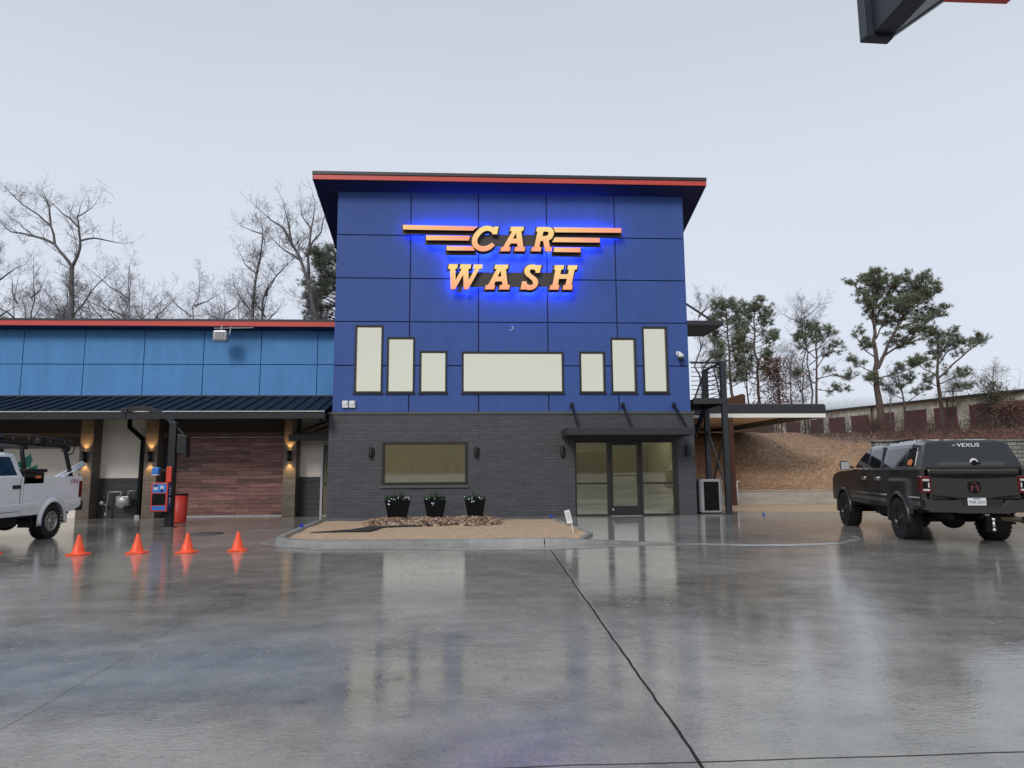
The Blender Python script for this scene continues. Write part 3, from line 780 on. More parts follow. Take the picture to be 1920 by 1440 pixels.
g = MB(); g.box(6.97,7.10,-.05,-.002,5.46,5.60); g.build('wall_bracket', M['white'], W, bevel=.012)
g = MB(); g.tube([(7.05,-.05,5.53),(7.07,-.14,5.52),(7.08,-.2,5.47)],.05,12); g.lathe([(0,5.50),(.075,5.49),(.1,5.44),(.1,5.36),(0,5.36)], 20, c=(7.08,-.2,0)); g.build('housing', M['white'], W)
g = MB(); g.lathe([(.085,5.36),(.095,5.32),(.08,5.26),(.04,5.235),(0,5.23)], 20, c=(7.08,-.2,0)); g.build('lens_dome', M['dark'], W)
g = MB(); g.tube([(1.28,0,6.47),(1.30,-.05,6.44),(1.34,-.06,6.36),(1.27,-.06,6.30),(1.2,-.05,6.34)], .009, 6)
tag(g.build('loose_cable', M['white']), 'short white loose cable end hanging from the blue wall', 'cable')

# ------------------------------------------------------------------ illuminated sign
S = thing('car_wash_sign', 'glowing orange CAR WASH letters with winged bars and blue halo', 'sign', (1.33,0,8.7))
GL = {
'C':[[(0.834, 9.868), (0.778, 9.595), (0.627, 9.593), (0.598, 9.651), (0.546, 9.698), (0.469, 9.722), (0.383, 9.711), (0.297, 9.665), (0.22, 9.592), (0.151, 9.503), (0.108, 9.413), (0.098, 9.324), (0.125, 9.245), (0.177, 9.192), (0.254, 9.165), (0.348, 9.166), (0.442, 9.192), (0.528, 9.241), (0.598, 9.3), (0.694, 9.207), (0.63, 9.127), (0.536, 9.051), (0.425, 9.0), (0.313, 8.981), (0.194, 8.994), (0.083, 9.041), (-0.012, 9.119), (-0.071, 9.225), (-0.089, 9.349), (-0.067, 9.464), (-0.012, 9.581), (0.074, 9.697), (0.177, 9.797), (0.289, 9.866), (0.4, 9.893), (0.504, 9.891), (0.581, 9.87), (0.627, 9.842), (0.684, 9.843), (0.696, 9.872)]],
'A':[[(1.253, 9.869), (1.702, 9.875), (1.679, 9.728), (1.61, 9.723), (1.679, 9.154), (1.743, 9.149), (1.717, 9.007), (1.368, 9.003), (1.391, 9.145), (1.481, 9.151), (1.465, 9.279), (1.241, 9.276), (1.176, 9.148), (1.243, 9.143), (1.215, 9.001), (0.882, 8.997), (0.917, 9.139), (0.987, 9.145), (1.304, 9.714), (1.218, 9.713)], [(1.429, 9.653), (1.452, 9.448), (1.323, 9.447)]],
'R':[[(2.158, 9.874), (2.526, 9.879), (2.621, 9.863), (2.69, 9.822), (2.733, 9.751), (2.74, 9.662), (2.712, 9.545), (2.65, 9.455), (2.554, 9.403), (2.594, 9.165), (2.672, 9.16), (2.649, 9.009), (2.428, 9.006), (2.364, 9.379), (2.274, 9.378), (2.231, 9.16), (2.3, 9.156), (2.273, 9.008), (1.945, 9.009), (1.977, 9.152), (2.053, 9.158), (2.174, 9.713), (2.122, 9.72)], [(2.382, 9.716), (2.506, 9.718), (2.544, 9.7), (2.558, 9.659), (2.54, 9.605), (2.505, 9.569), (2.444, 9.554), (2.34, 9.553)]],
'W':[[(-0.861, 8.522), (-0.561, 8.525), (-0.587, 8.368), (-0.64, 8.363), (-0.634, 7.966), (-0.426, 8.365), (-0.497, 8.369), (-0.469, 8.523), (-0.105, 8.523), (-0.135, 8.368), (-0.197, 8.365), (-0.193, 7.963), (0.018, 8.364), (-0.048, 8.369), (-0.019, 8.524), (0.289, 8.52), (0.26, 8.367), (0.173, 8.362), (-0.209, 7.651), (-0.361, 7.649), (-0.378, 8.158), (-0.653, 7.647), (-0.801, 7.646), (-0.827, 8.358), (-0.891, 8.364)]],
'A2':[[(0.711, 8.518), (1.167, 8.523), (1.134, 8.376), (1.072, 8.371), (1.136, 7.816), (1.21, 7.812), (1.179, 7.656), (0.841, 7.653), (0.868, 7.809), (0.954, 7.814), (0.937, 7.937), (0.72, 7.935), (0.659, 7.812), (0.706, 7.808), (0.675, 7.654), (0.355, 7.651), (0.389, 7.805), (0.473, 7.81), (0.761, 8.368), (0.682, 8.371)], [(0.899, 8.314), (0.92, 8.103), (0.792, 8.102)]],
'S':[[(2.298, 8.517), (2.232, 8.25), (2.085, 8.248), (2.091, 8.32), (2.049, 8.358), (1.982, 8.376), (1.926, 8.359), (1.891, 8.318), (1.891, 8.27), (1.921, 8.222), (1.994, 8.161), (2.086, 8.093), (2.146, 8.026), (2.176, 7.951), (2.171, 7.862), (2.136, 7.78), (2.076, 7.711), (1.995, 7.663), (1.908, 7.641), (1.815, 7.647), (1.729, 7.671), (1.712, 7.66), (1.569, 7.659), (1.625, 7.943), (1.785, 7.944), (1.778, 7.879), (1.83, 7.831), (1.91, 7.812), (1.97, 7.826), (1.997, 7.867), (1.994, 7.928), (1.952, 7.99), (1.873, 8.057), (1.78, 8.132), (1.727, 8.199), (1.704, 8.275), (1.71, 8.357), (1.745, 8.433), (1.81, 8.495), (1.89, 8.53), (1.984, 8.545), (2.064, 8.532), (2.118, 8.512), (2.147, 8.518)]],
'H':[[(2.755, 8.522), (3.077, 8.525), (3.048, 8.377), (2.974, 8.372), (2.938, 8.204), (3.206, 8.207), (3.24, 8.372), (3.182, 8.379), (3.216, 8.526), (3.539, 8.527), (3.505, 8.378), (3.434, 8.374), (3.321, 7.831), (3.365, 7.827), (3.331, 7.667), (3.01, 7.664), (3.043, 7.824), (3.11, 7.829), (3.163, 8.049), (2.891, 8.046), (2.852, 7.827), (2.901, 7.823), (2.872, 7.663), (2.555, 7.665), (2.591, 7.82), (2.664, 7.825), (2.775, 8.368), (2.726, 8.374)]],
}
BARS= [[(-2.436, 9.886), (0.118, 9.861), (-0.05, 9.715), (-2.425, 9.726)], [(-1.643, 9.528), (-0.154, 9.526), (-0.183, 9.361), (-1.641, 9.36)], [(-0.946, 9.161), (-0.058, 9.163), (0.013, 9.008), (-0.945, 9.005)], [(2.728, 9.871), (5.095, 9.872), (5.091, 9.709), (2.785, 9.696)], [(2.765, 9.512), (4.332, 9.51), (4.328, 9.348), (2.678, 9.345)], [(2.747, 9.154), (3.659, 9.156), (3.648, 8.99), (2.715, 8.996)]]
YB, YF = -.26, -.39
def offset(pts, d):
    n = len(pts); area = sum(pts[i][0]*pts[(i+1)%n][1]-pts[(i+1)%n][0]*pts[i][1] for i in range(n)); sg = 1 if area > 0 else -1
    out = []
    for i in range(n):
        a = Vector(pts[i-1]); b = Vector(pts[i]); c = Vector(pts[(i+1)%n])
        d1 = (b-a).normalized(); d2 = (c-b).normalized(); n1 = Vector((d1.y,-d1.x))*sg; n2 = Vector((d2.y,-d2.x))*sg
        m = n1+n2
        if m.length < .2: m = n1
        m.normalize(); k = d/max(.5, m.dot(n1)); out.append((b.x+m.x*k, b.y+m.y*k))
    return out
back = MB(); k = 0
for key in ('C','A','R','W','A2','S','H'):
    loops = GL[key]
    g = MB(); g.prism(loops[0], 'y', YF+.012, YB-.0, holes=loops[1:]); lt = g.build('letter', M['return'], S)
    g = MB(); g.prism(loops[0], 'y', YF, YF+.011, holes=loops[1:]); g.build('letter_face', M['face'], lt, local=False)
    hull = loops[0]
    back.prism(offset(hull, .055), 'y', YB+.002+.0035*k, YB+.045+.0005*k); k += 1
for bl in BARS:
    g = MB(); g.prism(bl, 'y', YF+.012, YB); lt = g.build('bar', M['return'], S)
    g = MB(); g.prism(bl, 'y', YF, YF+.011); g.build('bar_face', M['bar'], lt)
    o_ = offset(bl, .05); o_ = [(x, z-(.07 if z < sum(p[1] for p in bl)/4 else 0)) for x, z in o_]
    back.prism(o_, 'y', YB+.002+.0035*k, YB+.045+.0005*k); k += 1
for a in ([(-.05,9.63),(2.77,9.665),(2.77,9.24),(-.05,9.206)], [(-.72,8.29),(3.36,8.325),(3.34,7.80),(-.75,7.765)]):
    back.prism(a, 'y', YB+.002+.0035*k, YB+.045+.0005*k); k += 1
back.build('backer_plate', M['backer'], S)
# LED strips on the back of the plate wash the wall behind
g = MB()
for za, x0, x1 in ((9.80,-2.30,.1),(9.44,-1.5,.0),(9.08,-.85,.1),(9.79,2.75,4.95),(9.43,2.75,4.2),(9.07,2.75,3.5)): g.box(x0,x1,YB+.055,YB+.065,za-.035,za+.035)
for za, x0, x1 in ((9.80,.35,.6),(9.45,.0,2.7),(9.07,.2,.55),(9.07,1.0,1.2),(9.07,1.45,1.65),(9.07,2.05,2.2),(9.07,2.48,2.62),(9.8,1.3,1.65),(9.8,2.2,2.6),(8.45,-.83,-.6),(8.45,-.45,-.15),(8.45,0,.25),(8.45,.72,1.12),(8.45,1.85,2.2),(8.45,2.80,3.03),(8.45,3.22,3.49),(8.05,-.7,3.3),(7.73,-.74,-.68),(7.73,-.35,-.22),(7.73,.42,.64),(7.73,.88,1.14),(7.73,1.62,2.08),(7.73,2.6,2.86),(7.73,3.05,3.28)): g.box(x0,x1,YB+.06,YB+.07,za-.04,za+.04)
build_each(g, 'led_strip', M['halo'], S)
g = MB()
for x, z in ((-1.9,9.8),(-.5,9.1),(1.3,9.45),(3.2,9.4),(4.7,9.8),(-.3,8.05),(1.3,8.05),(2.9,8.05)): g.box(x-.02,x+.02,YB+.075,-.001,z-.02,z+.02)
build_each(g, 'standoff', M['dark'], S)

# ================================================================== LEFT WING
Wg = thing('wash_bay_building', 'low light blue wash bay wing with wood-look door and metal canopy roof', 'building', (-13,1.9,0))
px = [-22.4,-20.28,-18.16,-16.03,-13.92,-11.84,-9.75,-7.72,-5.70,-4.83]
g = MB(); g.box(-22.4,-4.83,1.93,2.2,3.4,6.75); g.build('wall_backing', M['sky_groove'], Wg)
g = MB()
for i in range(len(px)-1):
    for c, d in ((4.1,5.395),(5.425,6.70)):
        g.box(px[i]+(.014 if i else 0), px[i+1]-.014, 1.9, 1.929, c, d)
g.build('wall_panel', M['sky_blue'], Wg)
g = MB(); g.prism([(1.38,6.71),(9,6.0),(9,6.1),(1.38,6.76)], 'x', -22.5, -4.74); g.build('soffit', M['soffit_blue'], Wg)
g = MB(); g.prism([(1.38,6.763),(9,6.12),(9,6.3),(1.38,6.94)], 'x', -22.5, -4.74); g.build('roof', M['dark2'], Wg)
g = MB(); g.box(-22.5,-4.74,1.345,1.378,6.70,6.88); g.build('red_strip', M['red'], Wg, bevel=.004)
g = MB(); g.box(-22.5,-4.74,1.33,1.379,6.882,6.955); g.build('roof_cap', M['dark2'], Wg)
# standing seam canopy
def cz(y): return 4.20-(1.88-y)*.29
ye = -.62
g = MB(); g.prism([(ye,cz(ye)),(1.895,cz(1.895)),(1.895,cz(1.895)+.03),(ye,cz(ye)+.03)], 'x', -22.5, -4.84)
x = -22.3
while x < -4.95:
    g.prism([(ye,cz(ye)+.031),(1.89,cz(1.89)+.031),(1.89,cz(1.89)+.065),(ye,cz(ye)+.065)], 'x', x-.012, x+.012); x += .41
g.build('canopy_roof', M['seam'], Wg)
g = MB(); g.box(-22.5,-4.84,ye-.02,ye-.002,cz(ye)+.0,cz(ye)+.035); g.build('drip_edge', M['lgrey'], Wg)
g = MB(); g.box(-22.5,-4.84,1.86,1.892,4.24,4.29); g.build('flashing', M['dark2'], Wg)
g = MB(); g.box(-22.5,-4.84,ye+.02,ye+.2,3.26,3.455); g.box(-22.5,-4.84,ye+.2,1.9,3.43,3.46); g.build('eave_beam', M['dark'], Wg)
# lower wall with two bays and a side door
DOOR = (-10.74,-6.72,0,2.79); BAY = (-18.2,-13.52,0,3.45); SD = (-5.46,-4.84,0,2.55)
g = MB(); wall_holes(g, -22.4, -4.84, 1.37, 3.49, [DOOR, BAY, SD, (-11.65,-6.2,1,2.9), (-10.95,-6.2,2.9,3.4)], 1.90, 2.1); build_each(g, 'stucco_wall', M['stucco'], Wg)
g = MB(); wall_holes(g, -22.4, -4.84, 0, 1.368, [(-10.74,-6.72,0,2),(-18.2,-13.52,0,3),SD], 1.87, 2.1); build_each(g, 'block_base', M['cmu_dark'], Wg)
g = MB(); g.box(-10.95,-6.66,1.885,2.0,2.96,3.49); g.box(-18.2,-13.3,2.02,2.1,2.49,3.49); build_each(g, 'header_board', M['header'], Wg)
g = MB(); g.box(-10.9,-6.66,1.86,1.884,2.79,2.96); g.box(-18.2,-13.3,1.99,2.018,2.80,2.97); build_each(g, 'trim_board', M['tan'], Wg)
g = MB()
for k in range(6): g.box(-10.74,-6.70,2.12,2.16,.02+k*.462,.02+k*.462+.455)
rd = g.build('roll_up_door', M['wood'], Wg, bevel=.006)
g = MB(); g.box(-10.74,-6.7,2.105,2.119,.0,.035); g.build('bottom_seal', M['lgrey'], rd)
g = MB(); g.box(-18.2,-13.5,2.25,2.35,0,3.4); g.build('bay_back_wall', M['stucco'], Wg)
g = MB(); g.box(-10.95,-10.74,1.86,2.1,0,2.79); g.box(-6.72,-6.6,1.86,2.1,0,2.79); build_each(g, 'door_jamb', M['dark2'], Wg)
for xa in (-18.3,-13.53,-11.355,-6.64):
    g = MB(); g.box(xa,xa+.44,1.35,1.98,0,3.43); g.build('column', M['cmu'], Wg, bevel=.008)
g = MB(); g.box(-5.38,-4.86,1.91,1.96,.03,2.50); sd = g.build('side_door', M['olive'], Wg)
g = MB(); g.box(-5.458,-5.385,1.86,2.0,.0,2.55); g.box(-5.385,-4.842,1.87,2.0,2.505,2.55); g.build('door_frame', M['lgrey'], sd)
g = MB(); g.ball((-5.31,1.87,1.12),.035,sub=2); g.build('handle', M['brass'], sd)

A = thing('side_awning', 'small black metal awning with two rods over the side door', 'awning', (-5.6,1.9,2.7))
g = MB(); g.box(-6.38,-4.87,.95,1.02,2.60,2.84); g.box(-6.38,-6.31,1.02,1.85,2.60,2.84); g.box(-6.31,-4.87,1.02,1.86,2.66,2.72); g.build('deck', M['dark'], A, bevel=.008)
for x in (-6.25,-5.75):
    g = MB(); g.bar((x,1.0,2.84),(x+1.15,1.85,3.42),.06); g.build('rod', M['header'], A)
g = MB(); g.ball((-5.43,1.5,3.37),.06,sub=2); g.box(-5.47,-5.39,1.46,1.54,3.41,3.50)
tag(g.build('security_camera', M['dark']), 'small black dome camera tucked under the canopy eave', 'camera')

sgrp = 'lit black up-and-down lamps on the brown block columns'
for x, lb in ((-13.31,'lit wall lamp on the block column behind the white truck'),(-11.13,'lit wall lamp on the block column beside the black downspout'),(-6.42,'lit wall lamp on the block column next to the side door')):
    W = thing('wall_lamp', lb, 'wall lamp', (x,1.35,2.1), group=sgrp)
    g = MB(); g.lathe([(.058,1.925),(.06,1.92),(.06,2.28),(.058,2.275),(.05,2.2),(.05,2.0)], 20, c=(x,1.265,0), closed=True); g.box(x-.04,x+.04,1.31,1.349,2.0,2.2); g.build('lamp_body', M['dark'], W)
    for s, zz in ((1,2.25),(-1,1.95)):
        g = MB(); g.lathe([(0,zz-.012),(.045,zz-.012),(.045,zz+.012),(0,zz+.012)], 16, c=(x,1.265,0)); g.build('bulb', M['warm'], W)
        ld = bpy.data.lights.new('lamp_beam', 'SPOT'); ld.energy = 34; ld.color = (1,.58,.22); ld.spot_size = radians(80); ld.spot_blend = .75; ld.shadow_soft_size = .03
        lo = bpy.data.objects.new('lamp_beam', ld); COL.objects.link(lo); lo.parent = W; lo.location = (0,-.10,(zz-2.1)+.03*s)
        lo.rotation_euler = (radians(174) if s > 0 else radians(6), 0, 0)

W = thing('flood_light', 'grey rounded box light hung from a bracket under the red roof edge', 'flood light', (-8.9,1.5,6.4))
g = MB(); g.box(-9.14,-8.66,1.02,1.34,6.10,6.50); g.build('housing', M['lgrey'], W, bevel=.06, segs=3)
g = MB(); g.box(-9.06,-8.74,1.0,1.019,6.16,6.44); g.build('face', M['grey'], W, bevel=.006)
g = MB(); g.bar((-8.62,1.2,6.35),(-8.60,1.25,6.66),.035); g.bar((-9.15,1.2,6.59),(-7.8,1.2,6.62),.03); g.bar((-8.9,1.2,6.5),(-8.9,1.2,6.70),.05); g.build('bracket', M['grey'], W)

D = thing('downspout', 'black downspout with a kinked top running down the cream wall', 'downspout', (-11.67,1.8,0))
g = MB(); g.bar((-11.84,1.2,3.42),(-11.84,1.2,3.1),.11); g.bar((-11.84,1.2,3.12),(-11.64,1.80,2.72),.11); g.bar((-11.64,1.80,2.76),(-11.66,1.80,.1),.11); g.build('pipe', M['black'], D)
g = MB(); g.box(-11.73,-11.58,1.70,1.86,0,.10); g.build('outlet', M['lgrey'], D)

G = thing('gas_meter', 'grey gas meter with looped pipe on the dark block base', 'gas meter', (-12.2,1.8,.3))
g = MB(); g.box(-12.30,-11.86,1.48,1.72,.42,.76); g.build('meter_body', M['galv'], G, bevel=.03)
g = MB(); g.lathe([(.0,-.05),(.17,-.05),(.19,-.03),(.19,0)], 20, axis='y', c=(-12.08,1.479,.55)); g.build('diaphragm_cover', M['galv'], G)
g = MB(); g.lathe([(0,0),(.10,0),(.10,.03),(0,.03)], 18, axis='y', c=(-12.17,1.44,.68)); g.build('dial', M['grey'], G)
g = MB(); g.tube([(-12.66,1.66,0),(-12.66,1.66,.42),(-12.62,1.66,.86),(-12.58,1.66,.90),(-12.22,1.66,.90),(-12.19,1.66,.87),(-12.19,1.6,.72)],.026,8); g.tube([(-11.95,1.6,.72),(-11.95,1.66,.90),(-11.92,1.66,.93),(-11.75,1.66,.93),(-11.72,1.75,.93),(-11.72,1.9,.93)],.026,8); g.tube([(-12.66,1.66,.45),(-12.82,1.66,.50)],.022,8); g.build('pipe', M['galv'], G)
g = MB(); g.lathe([(0,0),(.075,0),(.075,.06),(0,.06)], 14, axis='y', c=(-12.83,1.62,.52)); g.tube([(-12.66,1.62,.06),(-12.66,1.62,.2)],.045,8); g.build('regulator', M['galv'], G)

# ================================================================== YARD THINGS
# traffic cones
def cone_thing(label):
    t = thing('traffic_cone', label, 'traffic cone', group='orange traffic cones in a row on the wet lot')
    g = MB(); g.lathe([(.128,.025),(.120,.035),(.060,.235),(.030,.355),(.026,.372),(.018,.374),(.016,.36)], 28); g.build('cone_body', M['orange'], t, local=True)
    g = MB(); pts = []
    for sx, sy in ((1,1),(-1,1),(-1,-1),(1,-1)):
        for k in ((0,1) if sx*sy > 0 else (1,0)):
            pts.append((sx*(.175 if k == 0 else .13), sy*(.13 if k == 0 else .175)))
    g.prism(pts, 'z', .002, .028); g.build('cone_base', M['orange'], t, local=True, bevel=.006)
    return t
c0 = cone_thing('orange traffic cone standing below the gas meter, beside the white truck wheel')
cones = [(-9.345,-8.91,.3,'orange traffic cone cut off by the left edge of the picture'),(-6.56,-8.95,.1,'second orange traffic cone from the white truck, before the payment kiosk'),(-5.60,-8.97,-.2,'orange traffic cone third from the white truck'),(-4.69,-8.80,.2,'orange traffic cone nearest the planting island kerb')]
c0.location = (-7.59,-9.09,0)
for x, y, r, lb in cones: dup(c0, loc=(x,y,0), rz=r, label=lb)

# payment kiosk with arched arm
K = thing('payment_kiosk', 'payment kiosk of blue and red panels on a black post with arched arm', 'kiosk', (-8.7,-2.62,0))
def kiosk_parts(K):
    def mk(name, g, m, **kw): return g.build(name, M[m], K, local=True, **kw)
    g = MB(); g.box(-.10,.10,-.10,.10,0,2.96); g.box(-.17,.17,-.15,.15,0,.02); g.box(-.11,.11,-.11,.11,2.94,3.0); mk('post', g, 'dark', bevel=.01)
    g = MB(); pts = [(.02,0,2.92),(-.08,0,3.04),(-.28,0,3.20),(-.5,0,3.31),(-.75,0,3.39),(-1.0,0,3.41),(-1.2,0,3.39),(-1.4,0,3.34)]
    for a, b in zip(pts, pts[1:]): g.bar(a, b, .10, .13)
    g.box(-1.50,-1.32,-.08,.08,3.27,3.40); g.tube([(-1.40,0,3.28),(-1.40,0,3.15)],.03,8); mk('arch_arm', g, 'dark', bevel=.006)
    g = MB(); g.prism([(.16,2.66),(.42,2.60),(.44,2.0),(.36,1.96),(.34,2.05),(.16,2.1)], 'y', -.16, .16); g.bar((.08,0,2.85),(.30,0,2.62),.07); mk('signal_head', g, 'dark', bevel=.02)
    g = MB(); g.bar((.1,0,1.66),(.42,-.02,1.68),.05); g.ball((.40,-.02,1.67),.06,sub=2,sq=(1.3,.7,.7)); mk('side_arm', g, 'dark')
    g = MB(); g.box(-.09,.06,-.16,-.105,1.28,1.72); mk('red_bracket', g, 'kred', bevel=.012)
    g = MB(); g.bar((-.08,-.12,1.62),(-.30,-.14,1.62),.07); mk('reader_arm', g, 'dark')
    g = MB(); g.prism([(-.46,1.50),(-.27,1.50),(-.25,1.70),(-.43,1.71)], 'y', -.26, -.10); rd = mk('card_reader', g, 'kblue', bevel=.02)
    g = MB(); g.box(-.46,-.27,-.255,-.11,1.475,1.499); g.build('reader_rim', M['white'], rd, local=True, bevel=.01)
    g = MB(); g.box(-.42,.045,-.30,.10,.46,1.27); cab = mk('cabinet', g, 'kred', bevel=.015)
    def sub(name, g, m, **kw): return g.build(name, M[m], cab, local=True, **kw)
    g = MB(); g.box(-.37,.0,-.305,-.3005,.99,1.235); g.box(-.37,.0,-.305,-.3005,.50,.62); sub('blue_panel', g, 'kblue')
    g = MB(); g.box(-.375,-.005,-.308,-.301,.645,.965); sub('screen', g, 'black', bevel=.02)
    g = MB(); g.box(.0455,.050,-.27,.09,.48,1.25); sub('navy_panel', g, 'knavy')
    g = MB()
    for (xa, w) in ((-.34,.11),(-.17,.11)):
        for q, ww in enumerate((.6,.95,1,.95)): g.box(xa+w*(1-ww)/2, xa+w*(1+ww)/2, -.3075,-.3055, 1.165-q*.032, 1.187-q*.032)
    for q, zz in enumerate((1.16,1.10,1.075,1.03,1.005,.945,.92,.82,.79,.765,.72,.69,.62)):
        g.box(.0505,.0525,-.20+(.03 if q%3==0 else 0),.02,zz,zz+.018)
    sub('lettering', g, 'white')
    g = MB(); g.lathe([(0,0),(.05,0),(.05,.002),(0,.002)], 16, axis='y', c=(-.285,-.3078,1.19)); g.lathe([(0,0),(.05,0),(.05,.002),(0,.002)], 16, axis='y', c=(-.115,-.3078,1.06)); sub('badge', g, 'knavy')
kiosk_parts(K)
dup(K, loc=(-13.85,-2.75,0), label='second payment kiosk mostly hidden behind the white truck')

B = thing('trash_bin', 'red perforated metal trash bin with black rim behind the payment kiosk', 'trash bin', (-9.1,-.98,0))
g = MB(); g.lathe([(.195,.02),(.20,.03),(.22,.86),(.215,.86),(.19,.04),(0,.04)], 30, c=(-9.1,-.98,0))
for k in range(15):
    zz = .08+.052*k; r = .2+.02*zz/.86
    g.lathe([(r,zz),(r+.006,zz+.008),(r,zz+.016)], 30, c=(-9.1,-.98,0))
g.build('bin_body', M['red_bin'], B)
g = MB(); g.lathe([(.225,.855),(.235,.865),(.235,.895),(.2,.90),(.2,.86)], 30, c=(-9.1,-.98,0)); g.build('rim', M['black'], B)

g = MB(); g.lathe([(0,.0035),(.42,.0035),(.42,.009),(0,.009)], 36, c=(-6.81,-4.85,0))
tag(g.build('drain_cover', M['ledge']), 'round dark drain cover set in the lot behind the cones', 'drain cover')

# survey flags
for (x, y, z, lb) in ((-4.42,-4.9,.12,'small blue marker flag on the left kerb of the island'),(2.38,-1.5,.07,'small blue marker flag at the back right of the planting bed'),(9.84,.17,-.06,'tiny dark marker flag on the wet ground right of the staircase')):
    f = thing('marker_flag', lb, 'marker flag', (x,y,z))
    g = MB(); g.tube([(0,0,-.02),(.005,0,.24)],.006,6); g.build('stake', M['ink'], f, local=True)
    g = MB(); g.add([(0,0,.02),(.07,.01,.02),(.05,-.02,.09),(.02,.01,.14),(-.03,-.01,.11),(-.05,.0,.03)], [(0,1,2,3),(0,3,4,5)]); g.build('flag_cloth', M['flag'], f, local=True, fixn=False)

# stake sign at the bed corner
SG = thing('stake_sign', 'small white notice on a leaning stake at the planting bed corner', 'sign', (2.40,-6.3,.05))
g = MB(); g.bar((2.40,-6.3,.0),(2.30,-6.30,.45),.022); g.build('stake', M['white'], SG)
g = MB()
g.prism([(2.165,.575),(2.295,.605),(2.375,.295),(2.235,.26)], 'y', -6.335, -6.32); pl = g.build('sign_board', M['white'], SG, bevel=.004)
g = MB()
for q in range(6):
    t = .12+.12*q; cx = 2.23+.072*t/1; zz = .575-.29*t
    g.quad((cx-.035,-6.3365,zz-.012),(cx+.045,-6.3365,zz+.006),(cx+.048,-6.3365,zz-.004),(cx-.032,-6.3365,zz-.022))
g.build('print_lines', M['grey'], pl, fixn=False)

# planters on their mounds of rock
pg = 'black tapered planters under the window'
def planter(x, y, s, sy, seed, label):
    R = random.Random(seed)
    P = thing('planter', label, 'planter', (x,y,.13), group=pg)
    g = MB(); rt, rb, h = .335*s, .225*s, .575*sy
    ring = lambda r, z: [(-r,-r,z),(r,-r,z),(r,r,z),(-r,r,z)]
    g.loft([ring(rb,0),ring(rt,h),ring(rt-.03,h),ring(rt-.05,h-.06)]); g.build('pot', M['black'], P, local=True, bevel=.012)
    g = MB()
    for k in range(330):
        a = R.uniform(0,6.28); rr = math.sqrt(R.random())*rt*1.02; c = Vector((rr*cos(a), rr*sin(a), h-.04+R.random()*.10))
        d = Vector((cos(a)*R.uniform(.2,1), sin(a)*R.uniform(.2,1), R.uniform(.2,1.2))).normalized(); w = d.orthogonal().normalized()*.016; ln = R.uniform(.04,.09)
        g.add([c-w, c+d*ln*.5-w*1.5, c+d*ln, c+d*ln*.5+w*1.5, c+w], [(0,1,2,3,4)])
    # a little upright evergreen in the middle
    for st in range(9):
        bx, by = R.uniform(-.1,.1)*s, R.uniform(-.1,.1)*s; tip = Vector((bx*2.2, by*2.2, h+R.uniform(.15,.36)))
        base = Vector((bx,by,h-.03)); g.tube([base, (base+tip)/2+Vector((.01,.0,.02)), tip], [.006,.005,.002], 4)
        for k in range(34):
            t = R.random(); p = base.lerp(tip, t); a = R.uniform(0,6.28); d = Vector((cos(a),sin(a),R.uniform(.2,1.1))).normalized(); w = d.orthogonal().normalized()*.009; ln = R.uniform(.035,.075)*(1.2-t*.6)
            g.add([p-w, p+d*ln, p+w], [(0,1,2)])
    g.build('foliage', M['plant'], P, local=True, fixn=False)
    g = MB()
    for k in range(40):
        a = R.uniform(0,6.28); rr = rt*(.65+.42*R.random()); c = Vector((rr*cos(a), rr*sin(a), h+R.uniform(-.02,.07)))
        if k < 3: c = Vector((-rt*.7+R.uniform(0,.2), -rt-.03, h-R.uniform(.02,.16)))
        nrm = Vector((R.uniform(-.6,.6),-1,R.uniform(.1,1.4))).normalized(); u = nrm.orthogonal().normalized(); v = nrm.cross(u); r0 = R.uniform(.016,.028)
        pts = [c+(u*cos(q*2*pi/10)+v*sin(q*2*pi/10))*r0*(1 if q%2 == 0 else .72) for q in range(10)]
        g.poly(pts)
    g.build('flowers', M['petal'], P, local=True, fixn=False)
planter(-2.27,-2.2,1.06,1.02,1,'black tapered planter with white flowers, left of the three under the window')
planter(-1.16,-2.2,.95,1.0,2,'black tapered planter with white flowers, middle one of the three')
planter(.03,-2.15,.93,.99,3,'black tapered planter with white flowers, right of the three')

g = MB(); R = random.Random(11)
def mound(x, y):
    z = 0
    for cx, cy, rx, ry, h in ((-2.27,-2.55,.95,1.75,.115),(-1.16,-2.6,.80,1.7,.12),(.03,-2.55,.82,1.8,.13)):
        d = ((x-cx)/rx)**2+((y-cy)/ry)**2
        z = max(z, h*max(0,1-d)**.6)
    return z
cnt = 0; tries = 0
while cnt < 1900 and tries < 20000:
    tries += 1
    x = R.uniform(-3.25,.95); y = R.uniform(-4.35,-.75); zz = mound(x,y)
    if zz <= .015: continue
    r = R.choice((.03,.04,.05,.055,.065)); q = (R.uniform(.8,1.35),R.uniform(.8,1.25),R.uniform(.55,.85))
    random.seed(tries)
    g.ball((x,y,.07+zz-r*.25+R.uniform(-.01,.02)), r, jit=.16, sub=1, sq=q); cnt += 1
